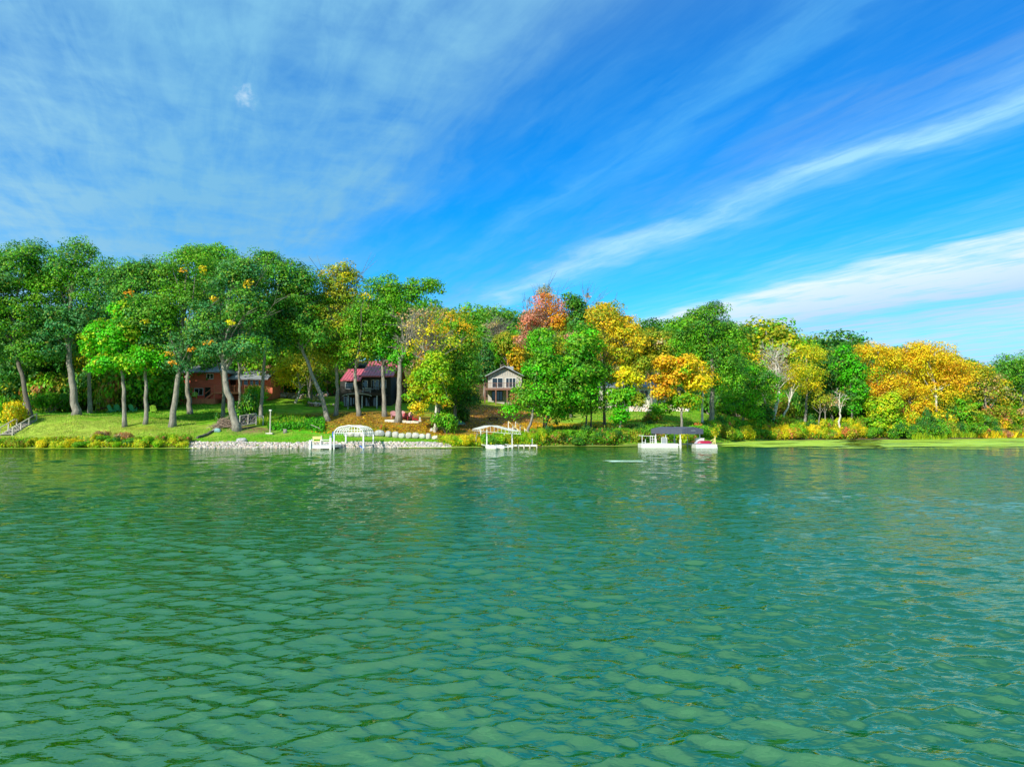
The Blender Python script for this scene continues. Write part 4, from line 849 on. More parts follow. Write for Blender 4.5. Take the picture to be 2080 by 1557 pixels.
for i in (1, 3, 5, 8, 11, 13, 15):
    p = hp[i]; b = RB(); b.tube([(p[0], 77, p[2]), (p[0], 82.5, p[2])], .035, 6); b.out('purlin', WHITE, h, h)
for y in (77.02, 82.48):
    b = RB()
    for z_ in (Zp(873.6, 77), Zp(878.6, 77)): b.bar((xl + .1, y, z_), (xr - .1, y, z_), .05, .06)
    for i in range(9):
        x = xl + .35 + i * (2 * hw - .7) / 8; t = min((x - xl), (xr - x)) / (rr * 1.15); zz = zt - rr + (rr - .12) * math.sin(math.acos(max(0, 1 - t))) if t < 1 else zt - .06
        b.bar((x, y, Zp(878.6, 77)), (x, y, zz), .04)
    b.out('end_grid', WHITE, h, h)
for x in (xl, xr):
    for y in (77, 82.5): b = RB(); b.box(x - .075, x + .075, y - .075, y + .075, -1.5, 1.6); b.out('leg', ALU, h, h)
    b = RB(); b.box(x - .05, x + .05, 77.1, 82.4, .28, .42); b.out('side_beam', ALU, h, h)
b = RB(); b.tube([(xl - .22, 77.4, 1.55), (xl - .12, 77.4, 1.55)], .42, 16); b.out('winch_wheel', BLUE, h, h)
b = RB(); b.bar((Xp(731, 77), 77.2, .36), (Xp(740, 77), 76.95, .02), .12); b.out('brace', BLUE, h, h)

# centre boat lift
h = thing('open_boat_lift', 'white tubular boat lift with bare peaked canopy frame, askew beside the leaning tree', 'boat lift', (Xp(988.8, 79), 79, 0), R(9))
def LB(name, m, b, smooth=False): return b.build(name, m, h, smooth)
Wd, Ln = 2.92, 6.2
for x in (0, Wd):
    for y in (0, Ln): b = MB(); b.box(x - .06, x + .06, y - .06, y + .06, -1.5, 2.1 - .16 * x); b.build('leg', WHITE, h)
prof = [(-1.0, 1.98), (-.95, 2.18), (.5, 2.58), (1.1, 2.60), (3.7, 1.95), (3.85, 1.62)]
for i in range(6):
    y = -.6 + i * (Ln + 1.2) / 5; b = MB(); b.tube([(x, y, z_) for x, z_ in prof], .024, 6)
    if i % 2 == 0: b.bar((-1.0, y, 1.98), (3.85, y, 1.62), .04)
    b.build('rib', WHITE, h)
for (x, z_) in [(-1.0, 1.98), (-.95, 2.18), (.8, 2.6), (2.4, 2.28), (3.7, 1.95), (3.85, 1.62)]:
    b = MB(); b.tube([(x, -.6, z_), (x, Ln + .6, z_)], .02, 6); b.build('purlin', WHITE, h)
for i in range(12):
    if i == 0: b = MB()
    y = -.6; x = -.9 + i * 4.6 / 11; zt_ = float(np.interp(x, [p[0] for p in prof], [p[1] for p in prof])); b.bar((x, y, 1.98 - .074 * (x + 1)), (x, y, zt_), .03)
b.build('end_grid', WHITE, h)
for x in (0, Wd): b = MB(); b.box(x - .05, x + .05, 0, Ln, .25, .38); b.build('side_beam', ALU, h)
b = MB(); b.box(-.1, Wd + .1, -.05, .05, .12, .24); b.box(-.1, Wd + .1, Ln - .05, Ln + .05, .12, .24); b.build('cross_beam', ALU, h)
for px, d, lab in ((1001, 77.5, 'left white floating craft ramp in front of the open boat lift'), (1017, 78, 'right white floating craft ramp in front of the open boat lift')):
    t = thing('float_ramp', lab, 'float', (Xp(px, d), d, 0), R(24)); b = MB(); n = 10
    b.tube([(-.1 + .0, -1.2 + i * .34, .12 + .05 * math.sin(i)) for i in range(9)], [.12, .26, .32, .34, .34, .34, .34, .32, .2], 8); b.build('hull', WHITE, t, True)
    b = MB(); b.box(-.18, .1, -.9, 1.2, .38, .46); b.build('bunk', GREYM, t)
D = 80.5; h = thing('low_dock', 'low pale dock platform right of the open boat lift', 'dock', (Xp(1061, D), D, 0))
b = RB(); b.box(Xp(1030, D), Xp(1091, D), D, D + 1.9, .22, .36); b.out('deck', WOOD, h, h)
b = RB(); b.box(Xp(1030, D), Xp(1091, D), D - .05, D - .005, .2, .38); b.out('edge_board', WHITE, h, h)
for px in (1032, 1042, 1053, 1064, 1076, 1090):
    b = RB(); b.box(Xp(px, D) - .07, Xp(px, D) + .07, D - .12, D - .055, -1.2, .38); b.out('post', WOOD, h, h)
b = RB(); b.tube([(Xp(1081, D + 1), D + 1, .3), (Xp(1081, D + 1), D + 1, 1.1)], .03, 6); b.out('pole', WHITE, h, h)
h = thing('gangway', 'grey gangway reaching from the bank to the back of the open boat lift', 'gangway', (Xp(980, 86), 86, 0))
b = RB(); b.prism([(Xp(970, 86), 84.5, .42), (Xp(988, 84), 84.5, .42), (Xp(985, 89), 89, .95), (Xp(968, 89), 89, .95)], (0, 0, -.1)); b.out('deck', WOOD, h, h)
b = RB(); b.bar((Xp(969, 86), 84.5, 1.25), (Xp(969, 89), 89, 1.8), .05)
for y, z_ in ((84.6, .4), (86.8, .65), (88.9, .9)): b.bar((Xp(969, 87), y, z_), (Xp(969, 87), y, z_ + .85), .05)
b.out('railing', GREYM, h, h)
# bank stairs at the centre
def bank_stairs(label, p0, p1, n, wid, m, mr, post=True):
    """p0 top, p1 bottom (world)"""
    p0 = Vector(p0); p1 = Vector(p1); t = thing('bank_stairs', label, 'stairs', p1); d = (p1 - p0); hd = Vector((d.x, d.y, 0)).normalized(); sd_ = Vector((-hd.y, hd.x, 0)) * wid / 2
    for i in range(n):
        c = p0 + d * ((i + .5) / n); b = RB(); c.z = p0.z + d.z * (i / n); dd = hd * (Vector((d.x, d.y, 0)).length / n * .58)
        a = [c - dd - sd_, c + dd - sd_, c + dd + sd_, c - dd + sd_]; b.prism([q - Vector((0, 0, .06)) for q in a], (0, 0, .08)); b.out('step', m, t, t)
    for s_ in (-1, 1):
        o_s = sd_ * s_ * 1.06; b = RB(); b.bar(p0 + o_s - Vector((0, 0, .12)), p1 + o_s - Vector((0, 0, .12)), .06, .26); b.out('stringer', m, t, t)
        b = RB(); b.bar(p0 + o_s + Vector((0, 0, .92)), p1 + o_s + Vector((0, 0, .92)), .09, .07); b.out('handrail', mr, t, t)
        for k in range(4):
            q = p0 + d * (k / 3) + o_s; b = RB(); b.box(q.x - .055, q.x + .055, q.y - .055, q.y + .055, q.z - .3, q.z + .9); b.out('post', m, t, t)
    return t
g0 = G(1040, 92.5); bank_stairs('pale wooden stairs with handrails descending right behind the open boat lift', (g0.x, g0.y, g0.z + .35), (Xp(1068, 88.5), 88.5, .75), 8, 1.0, WHITE, PINE)
g0 = G(62, 91.5); g1 = G(12, 84.8)
bank_stairs('weathered wooden steps with twin handrails down the grassy bank at the left edge', (g0.x, g0.y, g0.z + .12), (g1.x, g1.y, g1.z + .05), 11, 1.3, WOOD, WOOD)

# right dock group
D = 81.5
h = thing('white_float', 'long white floating dock left of the dark boat canopy', 'dock', (Xp(1340, D), D, 0))
b = RB(); b.box(Xp(1302.5, D), Xp(1377, D), D, D + 2.3, -.25, .48); b.out('hull', WHITE, h, h)
b = RB(); b.box(Xp(1302, D), Xp(1352, D), D - .04, D - .005, .42, .54); b.out('fender', ALU, h, h)
b = RB()
for px, y, t in ((1304, D + .1, 1.45), (1310.5, D + .1, 1.0), (1352, D + 2, 1.5), (1330, D + .5, 1.1)): b.bar((Xp(px, y), y, .48), (Xp(px, y), y, t), .07)
b.bar((Xp(1304, D), D + .1, .66), (Xp(1310.5, D), D + .1, .66), .04); b.bar((Xp(1304, D), D + 2.2, 1.42), (Xp(1332, D), D + 2.2, 1.30), .05); b.out('railing', ALU, h, h)
b = RB(); y = D + 2.0
for px in (1320.5, 1325, 1330): b.bar((Xp(px, y), y, .48), (Xp(px, y), y, 1.38), .05)
for z_ in (1.38, .98, .7): b.bar((Xp(1320.5, y), y, z_), (Xp(1330, y), y, z_), .04)
b.out('ladder_frame', WHITE, h, h)
b = RB(); b.box(Xp(1345.5, D), Xp(1354.5, D), D + .35, D + .40, .48, 1.15); b.out('panel', GREYM, h, h)
b = RB(); b.bar((Xp(1344.5, D), D + .37, .48), (Xp(1344.5, D), D + .37, 1.2), .06); b.bar((Xp(1355.5, D), D + .37, .48), (Xp(1355.5, D), D + .37, 1.2), .06); b.bar((Xp(1344.5, D), D + .37, 1.2), (Xp(1355.5, D), D + .37, 1.2), .06); b.out('panel_frame', WHITE, h, h)
# canopy
cx_, cy_ = Xp(1385, 80.6), 80.6; Lv = Vector((-2.37, 5.5, 0)).normalized(); Rv = Vector((Lv.y, -Lv.x, 0)); Lc, Wc = 6.2, 3.05
h = thing('covered_boat_lift', 'boat lift under a slate dark fabric canopy with a drooping valance', 'boat lift', (cx_, cy_, 0))
def Q(l, w, z_): v = Vector((cx_, cy_, 0)) + Lv * l + Rv * w; return (v.x, v.y, z_)
b = RB(); n = 14
sec = [(0, 1.60), (0, 2.17), (.45, 2.27), (Wc / 2, 2.46), (Wc - .45, 2.27), (Wc, 2.17), (Wc, 1.60)]
V_ = []; 
for i in range(n + 1):
    l = Lc * i / n; sag = .03 * math.sin(i * 1.9)
    for (w, z_) in sec: V_.append(Q(l, w, z_ + (sag if z_ < 1.7 else sag * .4)))
k = len(sec); b.add(V_, [(i * k + j, i * k + j + 1, (i + 1) * k + j + 1, (i + 1) * k + j) for i in range(n) for j in range(k - 1)])
for l in (0, Lc):
    pts = [Q(l, w, z_) for w, z_ in sec]; m_ = [Q(l, Wc * .25, 1.64), Q(l, Wc / 2, 1.58), Q(l, Wc * .75, 1.63)]
    b.poly(pts + list(reversed(m_)))
can = b.out('canopy', CANVAS, h, h); so_ = can.modifiers.new('thickness', 'SOLIDIFY'); so_.thickness = .03
b = RB()
for i in range(5): b.bar(Q(-.03, Wc * .42 + i * .13, 2.02), Q(-.03, Wc * .42 + i * .13 + .07, 2.02), .03, .11)
b.out('lettering', GREYM, h, h)
for (l, w) in ((.5, .12), (.5, Wc - .12), (Lc - .8, .12), (Lc - .8, Wc - .12)):
    b = RB(); q = Q(l, w, 0); b.box(q[0] - .05, q[0] + .05, q[1] - .05, q[1] + .05, .9, 2.15); b.out('leg', ALU, h, h)
    b = RB(); b.box(q[0] - .10, q[0] + .10, q[1] - .10, q[1] + .10, -1.5, .95); b.out('leg_sleeve', WHITE, h, h)
for w in (.12, Wc - .12):
    b = RB(); b.bar(Q(.5, w, .35), Q(Lc - .8, w, .35), .1); b.out('side_beam', ALU, h, h)
    b = RB(); b.bar(Q(.1, w, 2.12), Q(Lc - .1, w, 2.12), .06); b.out('canopy_rail', ALU, h, h)
h = thing('grey_dock', 'narrow grey dock section under the dark canopy', 'dock', (Xp(1395, 84), 84, 0)); b = RB(); b.box(Xp(1377.5, 84.2), Xp(1416, 84.2), 84.2, 86, .3, .42); b.out('deck', WOOD, h, h)
for px in (1380, 1396, 1412): b = RB(); b.box(Xp(px, 84.3) - .06, Xp(px, 84.3) + .06, 84.3, 84.42, -1, .3); b.out('post', GREYM, h, h)
b = RB(); b.tube([(Xp(1396, 84.5), 84.5, .42), (Xp(1396, 84.5), 84.5, 1.3)], .03, 6); b.out('pole', WHITE, h, h)
D = 80.6
h = thing('white_float', 'short white floating dock carrying the crimson kayak', 'dock', (Xp(1434, D), D, 0)); b = RB(); b.box(Xp(1413.5, D), Xp(1456, D), D, D + 2.2, -.25, .42); b.out('hull', WHITE, h, h)
b = RB(); b.box(Xp(1413, D), Xp(1456.5, D), D - .05, D - .005, -.02, .12); b.out('fender', ALU, h, h)
b = RB()
b.bar((Xp(1454, D), D + .4, .42), (Xp(1454, D), D + .4, 1.38), .07); b.bar((Xp(1444, D), D + .4, .82), (Xp(1454, D), D + .4, 1.12), .05); b.bar((Xp(1447, D), D + .4, .44), (Xp(1454, D), D + .4, 1.1), .05); b.bar((Xp(1450, D), D + .4, .44), (Xp(1454, D), D + .4, .95), .04); b.out('yellow_brace', PINE, h, h)
def hull(name, label, cat, loc, Ln, wid, ht, rz, m, m2, tilt=0):
    t = thing(name, label, cat, loc, rz); b = MB(); n = 12; vs = []; k = 9
    for i in range(n + 1):
        u_ = i / n * 2 - 1; w = wid / 2 * max(.02, 1 - abs(u_) ** 2.6); hh = ht * max(.05, 1 - abs(u_) ** 4 * .8)
        for j in range(k): a = math.pi * j / (k - 1); vs.append((u_ * Ln / 2, -math.cos(a) * w, hh * math.sin(a) + .02 + .05 * u_ ** 2))
    b.add(vs, [(i * k + j, i * k + j + 1, (i + 1) * k + j + 1, (i + 1) * k + j) for i in range(n) for j in range(k - 1)] + [(i * k + k - 1, i * k, (i + 1) * k, (i + 1) * k + k - 1) for i in range(n)])
    o = b.build('hull', m, t, True); o.rotation_euler = (tilt, 0, 0)
    b = MB()
    for s_ in (-1, 1): b.tube([((i / n * 2 - 1) * Ln / 2, s_ * (wid / 2 * max(.02, 1 - abs(i / n * 2 - 1) ** 2.6) + .01), .03 + .05 * (i / n * 2 - 1) ** 2) for i in range(n + 1)], .03, 6)
    o = b.build('rim', m2, t, True); o.rotation_euler = (tilt, 0, 0); return t
hull('kayak', 'crimson kayak upside down on the short white float', 'kayak', (Xp(1431, D + .8), D + .8, .44), 1.9, .7, .38, R(6), KAYAK, KGREY)
hull('kayak', 'lilac grey kayak lying behind the crimson one', 'kayak', (Xp(1428, D + 1.5), D + 1.5, .44), 2.1, .75, .36, R(-4), KGREY, KGREY)
hull('kayak', 'orange yellow kayak end poking out left of the crimson kayak', 'kayak', (Xp(1410, 84.9), 84.9, .43), 1.3, .6, .34, R(30), ORP, PINE)
h = thing('storage_box', 'white storage box behind the kayaks', 'box', (Xp(1420, 82.5), 82.4, .42)); b = MB(); b.box(-.48, .48, -.25, .25, .02, .62); b.build('box', WHITE, h); b = MB(); b.box(-.5, .5, -.27, .27, .63, .70); b.build('lid', WHITE, h)

# ------------------------------------------------------------------ lawn furniture and bank pieces
def adirondack(mat_, label, loc, rz, s=1.0, group=None):
    t = thing('garden_chair', label, 'chair', loc, rz, group)
    b = MB(); b.add([(-.28, -.30, .38), (.28, -.30, .38), (.28, .26, .24), (-.28, .26, .24), (-.28, -.30, .34), (.28, -.30, .34), (.28, .26, .20), (-.28, .26, .20)], [(0, 1, 2, 3), (7, 6, 5, 4), (0, 4, 5, 1), (1, 5, 6, 2), (2, 6, 7, 3), (3, 7, 4, 0)]); b.build('seat', mat_, t)
    b = MB()
    for i, hh in enumerate((.88, .97, 1.0, .97, .88)):
        x = -.26 + i * .13; b.bar((x, .22, .22), (x * 1.15, .52, hh), .115, .03)
    b.build('backrest', mat_, t)
    for s_ in (-1, 1):
        b = MB(); b.box(s_ * .36 - .07, s_ * .36 + .07, -.36, .34, .54, .57); b.build('arm', mat_, t)
        b = MB(); b.box(s_ * .33 - .03, s_ * .33 + .03, -.33, -.24, 0, .54); b.build('front_leg', mat_, t)
        b = MB(); b.bar((s_ * .31, -.3, .3), (s_ * .31, .55, .03), .03, .12); b.build('rear_leg', mat_, t)
    t.scale = (s, s, s); return t
for i, (px, d, rz, m, lab) in enumerate([(800, 97, 20, ROSE, 'faded rose garden chair at the left end of the fire pit group'), (814.5, 97.6, -10, ROSE, 'faded rose garden chair half behind the dark red one'), (823, 96.6, 5, REDP, 'dark red garden chair in the middle of the fire pit group'),
        (831, 97.6, -25, ROSE, 'faded rose garden chair just right of the dark red one'), (843, 96.8, -80, REDP, 'dark red garden chair turned side on at the right of the fire pit')]):
    adirondack(m, lab, G(px, d, .12), R(rz), 1.1)
for px, d, rz, m, lab in [(227, 104, 160, MINT, 'pale green garden chair under the far left oaks beside the swing'), (239, 104.5, 190, MINT, 'pale green garden chair second from the swing'), (270, 104, 170, MINT, 'pale green garden chair between the bright maple and the plain oak trunk'), (311, 103, 200, LIME, 'lime green garden chair just right of the plain oak trunk')]:
    adirondack(m, lab, G(px, d), R(rz), 1.1)
zd = Zp(796.5, 115.5) + .01
adirondack(LIME, 'lime green chair at the middle of the red deck', (Xp(505, 116.4), 116.4, zd), R(5), 1.25); adirondack(LIME, 'lime green chair near the right end of the red deck', (Xp(521, 116.4), 116.4, zd), R(-8), 1.25); adirondack(LIME, 'lime green chair at the right corner of the red deck', (Xp(526.5, 116.8), 116.8, zd), R(-30), 1.15)
adirondack(LIME, 'lime and grey chair on the low deck beside the lower window', (Xp(393, 116), 116, Zp(809.5, 114.8) + .01), R(15), 1.2)
t = thing('garden_swing', 'wooden garden swing frame at the edge of the dark wood', 'swing', G(210, 106))
for s_ in (-1, 1): b = MB(); b.bar((s_ * .95, -.5, 0), (s_ * .95, 0, 1.5), .08); b.bar((s_ * .95, .5, 0), (s_ * .95, 0, 1.5), .08); b.build('side_frame', BROWN, t)
b = MB(); b.bar((-1.05, 0, 1.5), (1.05, 0, 1.5), .09); b.build('top_beam', BROWN, t)
b = MB(); b.box(-.7, .7, -.25, .2, .45, .5); b.box(-.7, .7, .2, .25, .5, .95); b.build('seat', BROWN, t)
for s_ in (-1, 1): b = MB(); b.bar((s_ * .68, 0, .5), (s_ * .68, 0, 1.48), .025); b.build('chain', GREYM, t)
# fire pit terrace edge: separate slabs
w = thing('terrace_edge', 'pale concrete slab edging in front of the red garden chairs', 'edging', G(815, 95.3))
for i in range(8):
    p0 = 781.5 + i * 8.6; a = G(p0, 95.4 + .05 * rs.normal()); c = G(p0 + 8.3, 95.4); b = RB(); zt_ = a.z + .34 + rs.uniform(-.03, .03)
    b.box(a.x, c.x, a.y, a.y + .45, a.z - .2, zt_); b.out('slab', CONC, w, w)
t = thing('fire_pit', 'low round fire pit ring between the red garden chairs', 'fire pit', G(826, 96.0)); b = MB(); b.tube([(0, 0, 0), (0, 0, .3)], .45, 14); b.build('ring', STONED, t)
t = thing('lantern', 'small white lantern on a stone right of the red chairs', 'lantern', G(853, 96.5)); b = MB(); b.box(-.2, .2, -.2, .2, 0, .25); b.build('plinth', STONE, t); b = MB(); b.box(-.07, .07, -.07, .07, .25, .7); b.build('body', WHITE, t); b = MB(); b.add([(-.12, -.12, .7), (.12, -.12, .7), (.12, .12, .7), (-.12, .12, .7), (0, 0, .86)], [(0, 1, 4), (1, 2, 4), (2, 3, 4), (3, 0, 4), (3, 2, 1, 0)]); b.build('cap', WHITE, t)
# canoes by the shrub
g = G(918, 93.5)
t = hull('canoe', 'red canoe propped on its side against the shrub right of the boulders', 'canoe', (g.x, g.y, g.z + .35), 2.5, .8, .5, R(-62), REDTRIM, ORP, R(60))
g = G(929, 95); hull('canoe', 'dark green canoe lying behind the red canoe', 'canoe', (g.x, g.y, g.z + .25), 2.2, .8, .45, R(12), CGREEN, GREYM)
g = G(921, 95.5); t = thing('tarpaulin', 'dark blue tarpaulin bundled over the canoes', 'tarpaulin', (g.x, g.y, g.z)); b = MB()
b.add([tuple(v_ * np.array([.75, .5, .55]) * (1 + rs.normal(0, .12)) + np.array([0, 0, .8])) for v_ in ICO2], ICF2); b.build('cover', BLK, t)
for a_ in (-.4, .4): b = MB(); b.bar((a_, 0, 0), (a_, 0, .8), .06); b.build('leg', WOOD, t)
t = thing('bench_log', 'dark low bench on the leafy slope below the grey house', 'bench', G(1002, 103)); b = MB(); b.box(-.75, .75, -.2, .2, .32, .42); b.build('seat', BLK, t)
for a_ in (-.55, .55): b = MB(); b.box(a_ - .1, a_ + .1, -.18, .18, -.05, .32); b.build('leg', BLK, t)

# single rocks
def rock(label, loc, sx, sy, sz, m, name='boulder', group=None, seed=None, cat='boulder'):
    v_ = ICO2 * (1 + rs.normal(0, .07, (len(ICO2), 1))); v_ = np.sign(v_) * np.abs(v_) ** .8 * np.array([sx, sy, sz])
    me = bpy.data.meshes.new(name); me.from_pydata([tuple(q) for q in v_], [], ICF2); me.materials.append(m); me.update()
    o = bpy.data.objects.new(name, me); COL.objects.link(o); o.location = loc; o.rotation_euler = (0, 0, rs.uniform(-.3, .3)); return tag(o, label, cat, group)
ords = ['first', 'second', 'third', 'fourth', 'fifth', 'sixth', 'seventh', 'eighth', 'ninth', 'tenth', 'eleventh', 'twelfth', 'thirteenth', 'fourteenth', 'fifteenth', 'sixteenth']
bl = [(704, 11, 9, 'g'), (714, 13, 11, 'w'), (726.5, 13, 10, 'g'), (738.5, 14, 10, 'w'), (753, 17, 11, 'g'), (771, 19, 13, 'g'), (789, 12, 12, 'g'), (803, 13, 13, 'w'), (816.5, 14, 10, 's'), (830.5, 13, 12, 'w'), (844.5, 15, 11, 'w'), (858, 13, 10, 's'), (870, 10, 12, 'w'), (885, 15, 8, 'c')]
cn = dict(g=('grey', STONEG), w=('white', plain('white_boulder', (.44, .42, .38), .85, .12, 2, .6)), s=('sage grey', plain('sage_boulder', (.46, .48, .40), .9, .2, 2, .6)), c=('tan', STONEW))
for i, (px, w_, h_, c) in enumerate(bl):
    d = 87.0; g = G(px, d); s_ = mpp(d)
    rock(f'{cn[c][0]} boulder, {ords[i]} from the left in the row above the stone bank', (g.x, g.y, g.z + h_ * s_ * .40), w_ * s_ * .54, w_ * s_ * .45, h_ * s_ * .56, cn[c][1], group='row of boulders')
rock('big pale rounded rock on the low deck of the red house', (Xp(373.5, 115.5), 115.6, Zp(806, 115.5)), .62, .5, .5, cn['w'][1])
rock('teal grey rock at the end of the log edging', G(442, 87.3, .15), .42, .35, .3, plain('teal_stone', (.20, .36, .36), .85, .2, 2, .5))
rock('round pale rock set into the top of the stone bank', G(491, 82.6, .1), .62, .5, .34, STONEG)
rock('small white rock at the foot of the pale trunk above the boulders', G(878, 90.5, .1), .3, .3, .3, cn['w'][1])
# stone bank
cs = []; ss = []
for i in range(3600):
    px = rs.uniform(377, 918) if i % 3 else rs.uniform(379, 916); t = rs.random(); gx = G(px, 82)
    dsh = float(np.interp(px, [377, 480, 560, 660, 740, 860, 920], [80.3, 80.6, 80.8, 81.2, 81.6, 82.0, 82.5])); d = dsh - .25 + t * 1.75
    if rs.random() < np.clip((381 - px) / 4, 0, 1) + np.clip((px - 912) / 6, 0, 1): continue
    g = G(px, d); cs.append((g.x, g.y, max(g.z, -.05) + .02)); ss.append(rs.uniform(.07, .14) if i % 7 else rs.uniform(.14, .21))
tag(stones('stone_bank', cs, ss, TSTONE, None, None, stonecol(len(cs), .80)), 'bank of small pale pink and cream stones along the waterline', kind='stuff')
# pole, stump, timber crib, logs, brush pile
t = thing('white_post', 'tall slim pale post with small cap on the lower lawn', 'post', G(548.5, 87.6)); b = MB(); b.tube([(0, 0, -.2), (0, 0, 2.9)], [.09, .075], 8); b.build('pole', WOOD, t)
b = MB(); b.box(-.14, .14, -.14, .14, 2.9, 3.06); b.build('cap', WHITE, t); b = MB(); b.box(-.5, .35, -.2, .2, 0, .16); b.build('foot', CONC, t)
t = thing('tree_stump', 'short cut tree stump at the edge of the lower lawn', 'stump', G(579, 88.5)); b = MB(); b.tube([(0, 0, -.1), (0, 0, .15), (0, 0, .5)], [.30, .25, .23], 10); b.build('stump', BARK, t, True)
t = thing('timber_crib', 'timber framed retaining crib filled with dark stones beside the leaning oak', 'retaining wall', G(504, 91))
a = G(487, 90.6); c = G(520, 92); z0a, z1a = a.z + .05, a.z + 1.35; z0c, z1c = c.z + .25, c.z + 1.5
for p, q, nm in (((a.x, a.y, z1a), (c.x, c.y, z1c), 'top_rail'), ((a.x, a.y, z0a), (c.x, c.y, z0c), 'bottom_rail'), ((a.x, a.y, z0a - .3), (a.x, a.y, z1a), 'upright'), ((c.x, c.y, z0c - .4), (c.x, c.y, z1c), 'upright'), (((a.x + c.x) / 2, (a.y + c.y) / 2, (z0a + z0c) / 2), ((a.x + c.x) / 2, (a.y + c.y) / 2, (z1a + z1c) / 2), 'upright'), ((c.x, c.y, z1c - .3), (c.x + .9, c.y + .1, z1c - .35), 'side_rail'), ((c.x + .9, c.y + .1, z0c - .4), (c.x + .9, c.y + .1, z1c - .35), 'upright')):
    b = RB(); b.bar(p, q, .1, .1); b.out(nm, WOOD, t, t)
cs = []; 
for i in range(200):
    u_ = rs.random(); v_ = rs.random(); cs.append((a.x + (c.x - a.x) * u_, a.y + .15 + (c.y - a.y) * u_, (z0a + (z0c - z0a) * u_) * (1 - v_) + (z1a + (z1c - z1a) * u_ - .1) * v_))
o = stones('stone', cs, rs.uniform(.08, .2, 200), TSTONE, t, t, stonecol(200, .35)); tag(o, kind='stuff')
t = thing('log_edging', 'old split logs laid down the bank left of the leaning oak', 'log edging', G(420, 86))
for p0, p1, r_ in ((400, 411, .14), (410, 421, .15), (419, 432, .16), (428, 441, .13), (424, 436, .12)):
    a = G(p0, 83.8 + (p0 - 400) * .11, .12); c = G(p1, 83.8 + (p1 - 400) * .11, .15); b = RB(); b.tube([a, (a + c) / 2 + Vector((0, 0, .05)), c], [r_, r_ * 1.1, r_], 7); b.out('log', BARKD if r_ > .13 else WOOD, t, t)
t = thing('brush_pile', 'heap of dead brown branches at the foot of the leaning oak', 'brush pile', G(457, 89)); b = MB()
for i in range(420):
    c = Vector((rs.normal(0, .75), rs.normal(0, .5), 0)); hh = 1.35 * math.exp(-(c.x ** 2) / 1.1 - c.y ** 2); c.z = rs.uniform(0, 1) * hh; dv = Vector((rs.normal(), rs.normal() * .6, rs.normal() * .55)).normalized() * rs.uniform(.25, .65)
    b.tube([c - dv, c + dv * .1 + Vector((0, 0, .07)), c + dv], [.028, .02, .008], 3, False)
tag(b.build('branches', plain('dead_brush', (.30, .22, .17), .95, .3, 4), t), kind='stuff')
t = thing('driftwood', 'pale bare branch on the leaf covered bank above the lower lawn', 'branch', G(645, 90.5)); b = MB(); b.tube([(-.9, 0, .75), (-.3, 0, .5), (.2, 0, .3), (.35, 0, .05)], [.03, .04, .05, .04], 5); b.build('branch', WOOD, t)

# ------------------------------------------------------------------ shrubs, ground plants, reeds, leaves, duckweed
SH = {}
def shrub_proto(k, pal, seed, w=1.4, h=1.3, leaf=.16, dens=1.1, per=70):
    o = empty('shrub', (0, 0, 0)); rg = np.random.default_rng(seed); lobes = [(w * rg.uniform(-.75, .75), w * rg.uniform(-.4, .4), h * rg.uniform(.22, .62), w * rg.uniform(.25, .5), w * rg.uniform(.25, .45), h * rg.uniform(.18, .36), None) for _ in range(8)]
    V_, Fv, Cv, ends = foliage(seed, lobes, leaf, .5, dens, 1, pal, per)
    rg = np.random.default_rng(seed); b = MB()
    for e in ends[::max(1, len(ends) // 7)]: b.tube([(0, 0, -.1), (e[0] * .4, e[1] * .4, e[2] * .5), tuple(e)], [.035, .022, .01], 4, False)
    b.build('stems', TWIG, o); link('leaves', np_mesh('leaves', V_, Fv, LEAF, Cv), o); SH[k] = [o, False]
SHK = dict(green=('green', 'oak'), yg=('yg', 'lime'), yellow=('yellow', 'yg'), gold=('yg', 'gold', 'green'), red=('red', 'yg', 'olive'), rust=('brown', 'pink', 'dry'), dark=('dark', 'oak', 'green'), olive=('olive', 'green', 'brown'), lime=('lime', 'bright'))
SHN = dict(green='mid green', yg='yellow green', yellow='lemon yellow', gold='golden', red='orange red', rust='russet brown', dark='dark green', olive='olive', lime='lime green')
for i, (k, pl) in enumerate(SHK.items()): shrub_proto(k, pl, 300 + i)
def shrub(k, px, d, w, h, where, label=None):
    """w, h in metres"""
    pr, u_ = SH[k]; o = pr if not u_ else copy_tree(pr); SH[k][1] = True; o.location = G(px, d, -.05); o.rotation_euler = (0, 0, rs.random() * 6.28); o.scale = (w / 2.6, w / 2.6, h / 1.15)
    tag(o, label or f'{SHN[k]} shrub {where}, by {landmark(px)}', 'shrub', f'{SHN[k]} shrubs {where}, by {landmark(px)}' if not label else None); return o
def row(px0, px1, step, d0, d1, kinds, w, h, where, hv=.25):
    px = px0
    while px < px1:
        k = kinds[int(rs.integers(0, len(kinds)))]; d = rs.uniform(d0, d1) if not callable(d0) else d0(px) + rs.uniform(0, d1)
        shrub(k, px, d, w * rs.uniform(.8, 1.25), h * rs.uniform(1 - hv, 1 + hv), where); px += step * rs.uniform(.7, 1.3)
sho = lambda px: float(np.interp(px, [-400, 0, 300, 400, 660, 860, 985, 1100, 1250, 1400, 1500, 1570, 1700, 1900, 2080, 2500], [79, 79.5, 79.8, 80.3, 81.2, 82, 84, 86, 88, 93, 113, 121, 126, 131, 151, 172]))
row(-60, 100, 15, sho, 1.6, ['green', 'lime', 'olive', 'yg'], 1.5, .75, 'on the waterline left of the steps')
row(85, 165, 12, sho, 1.2, ['yellow', 'yellow', 'yg', 'gold'], 1.3, .75, 'on the waterline below the thick forked oak')
row(160, 385, 13, sho, 1.8, ['green', 'yg', 'lime', 'green', 'olive', 'dark'], 1.5, .8, 'on the waterline left of the stone bank')
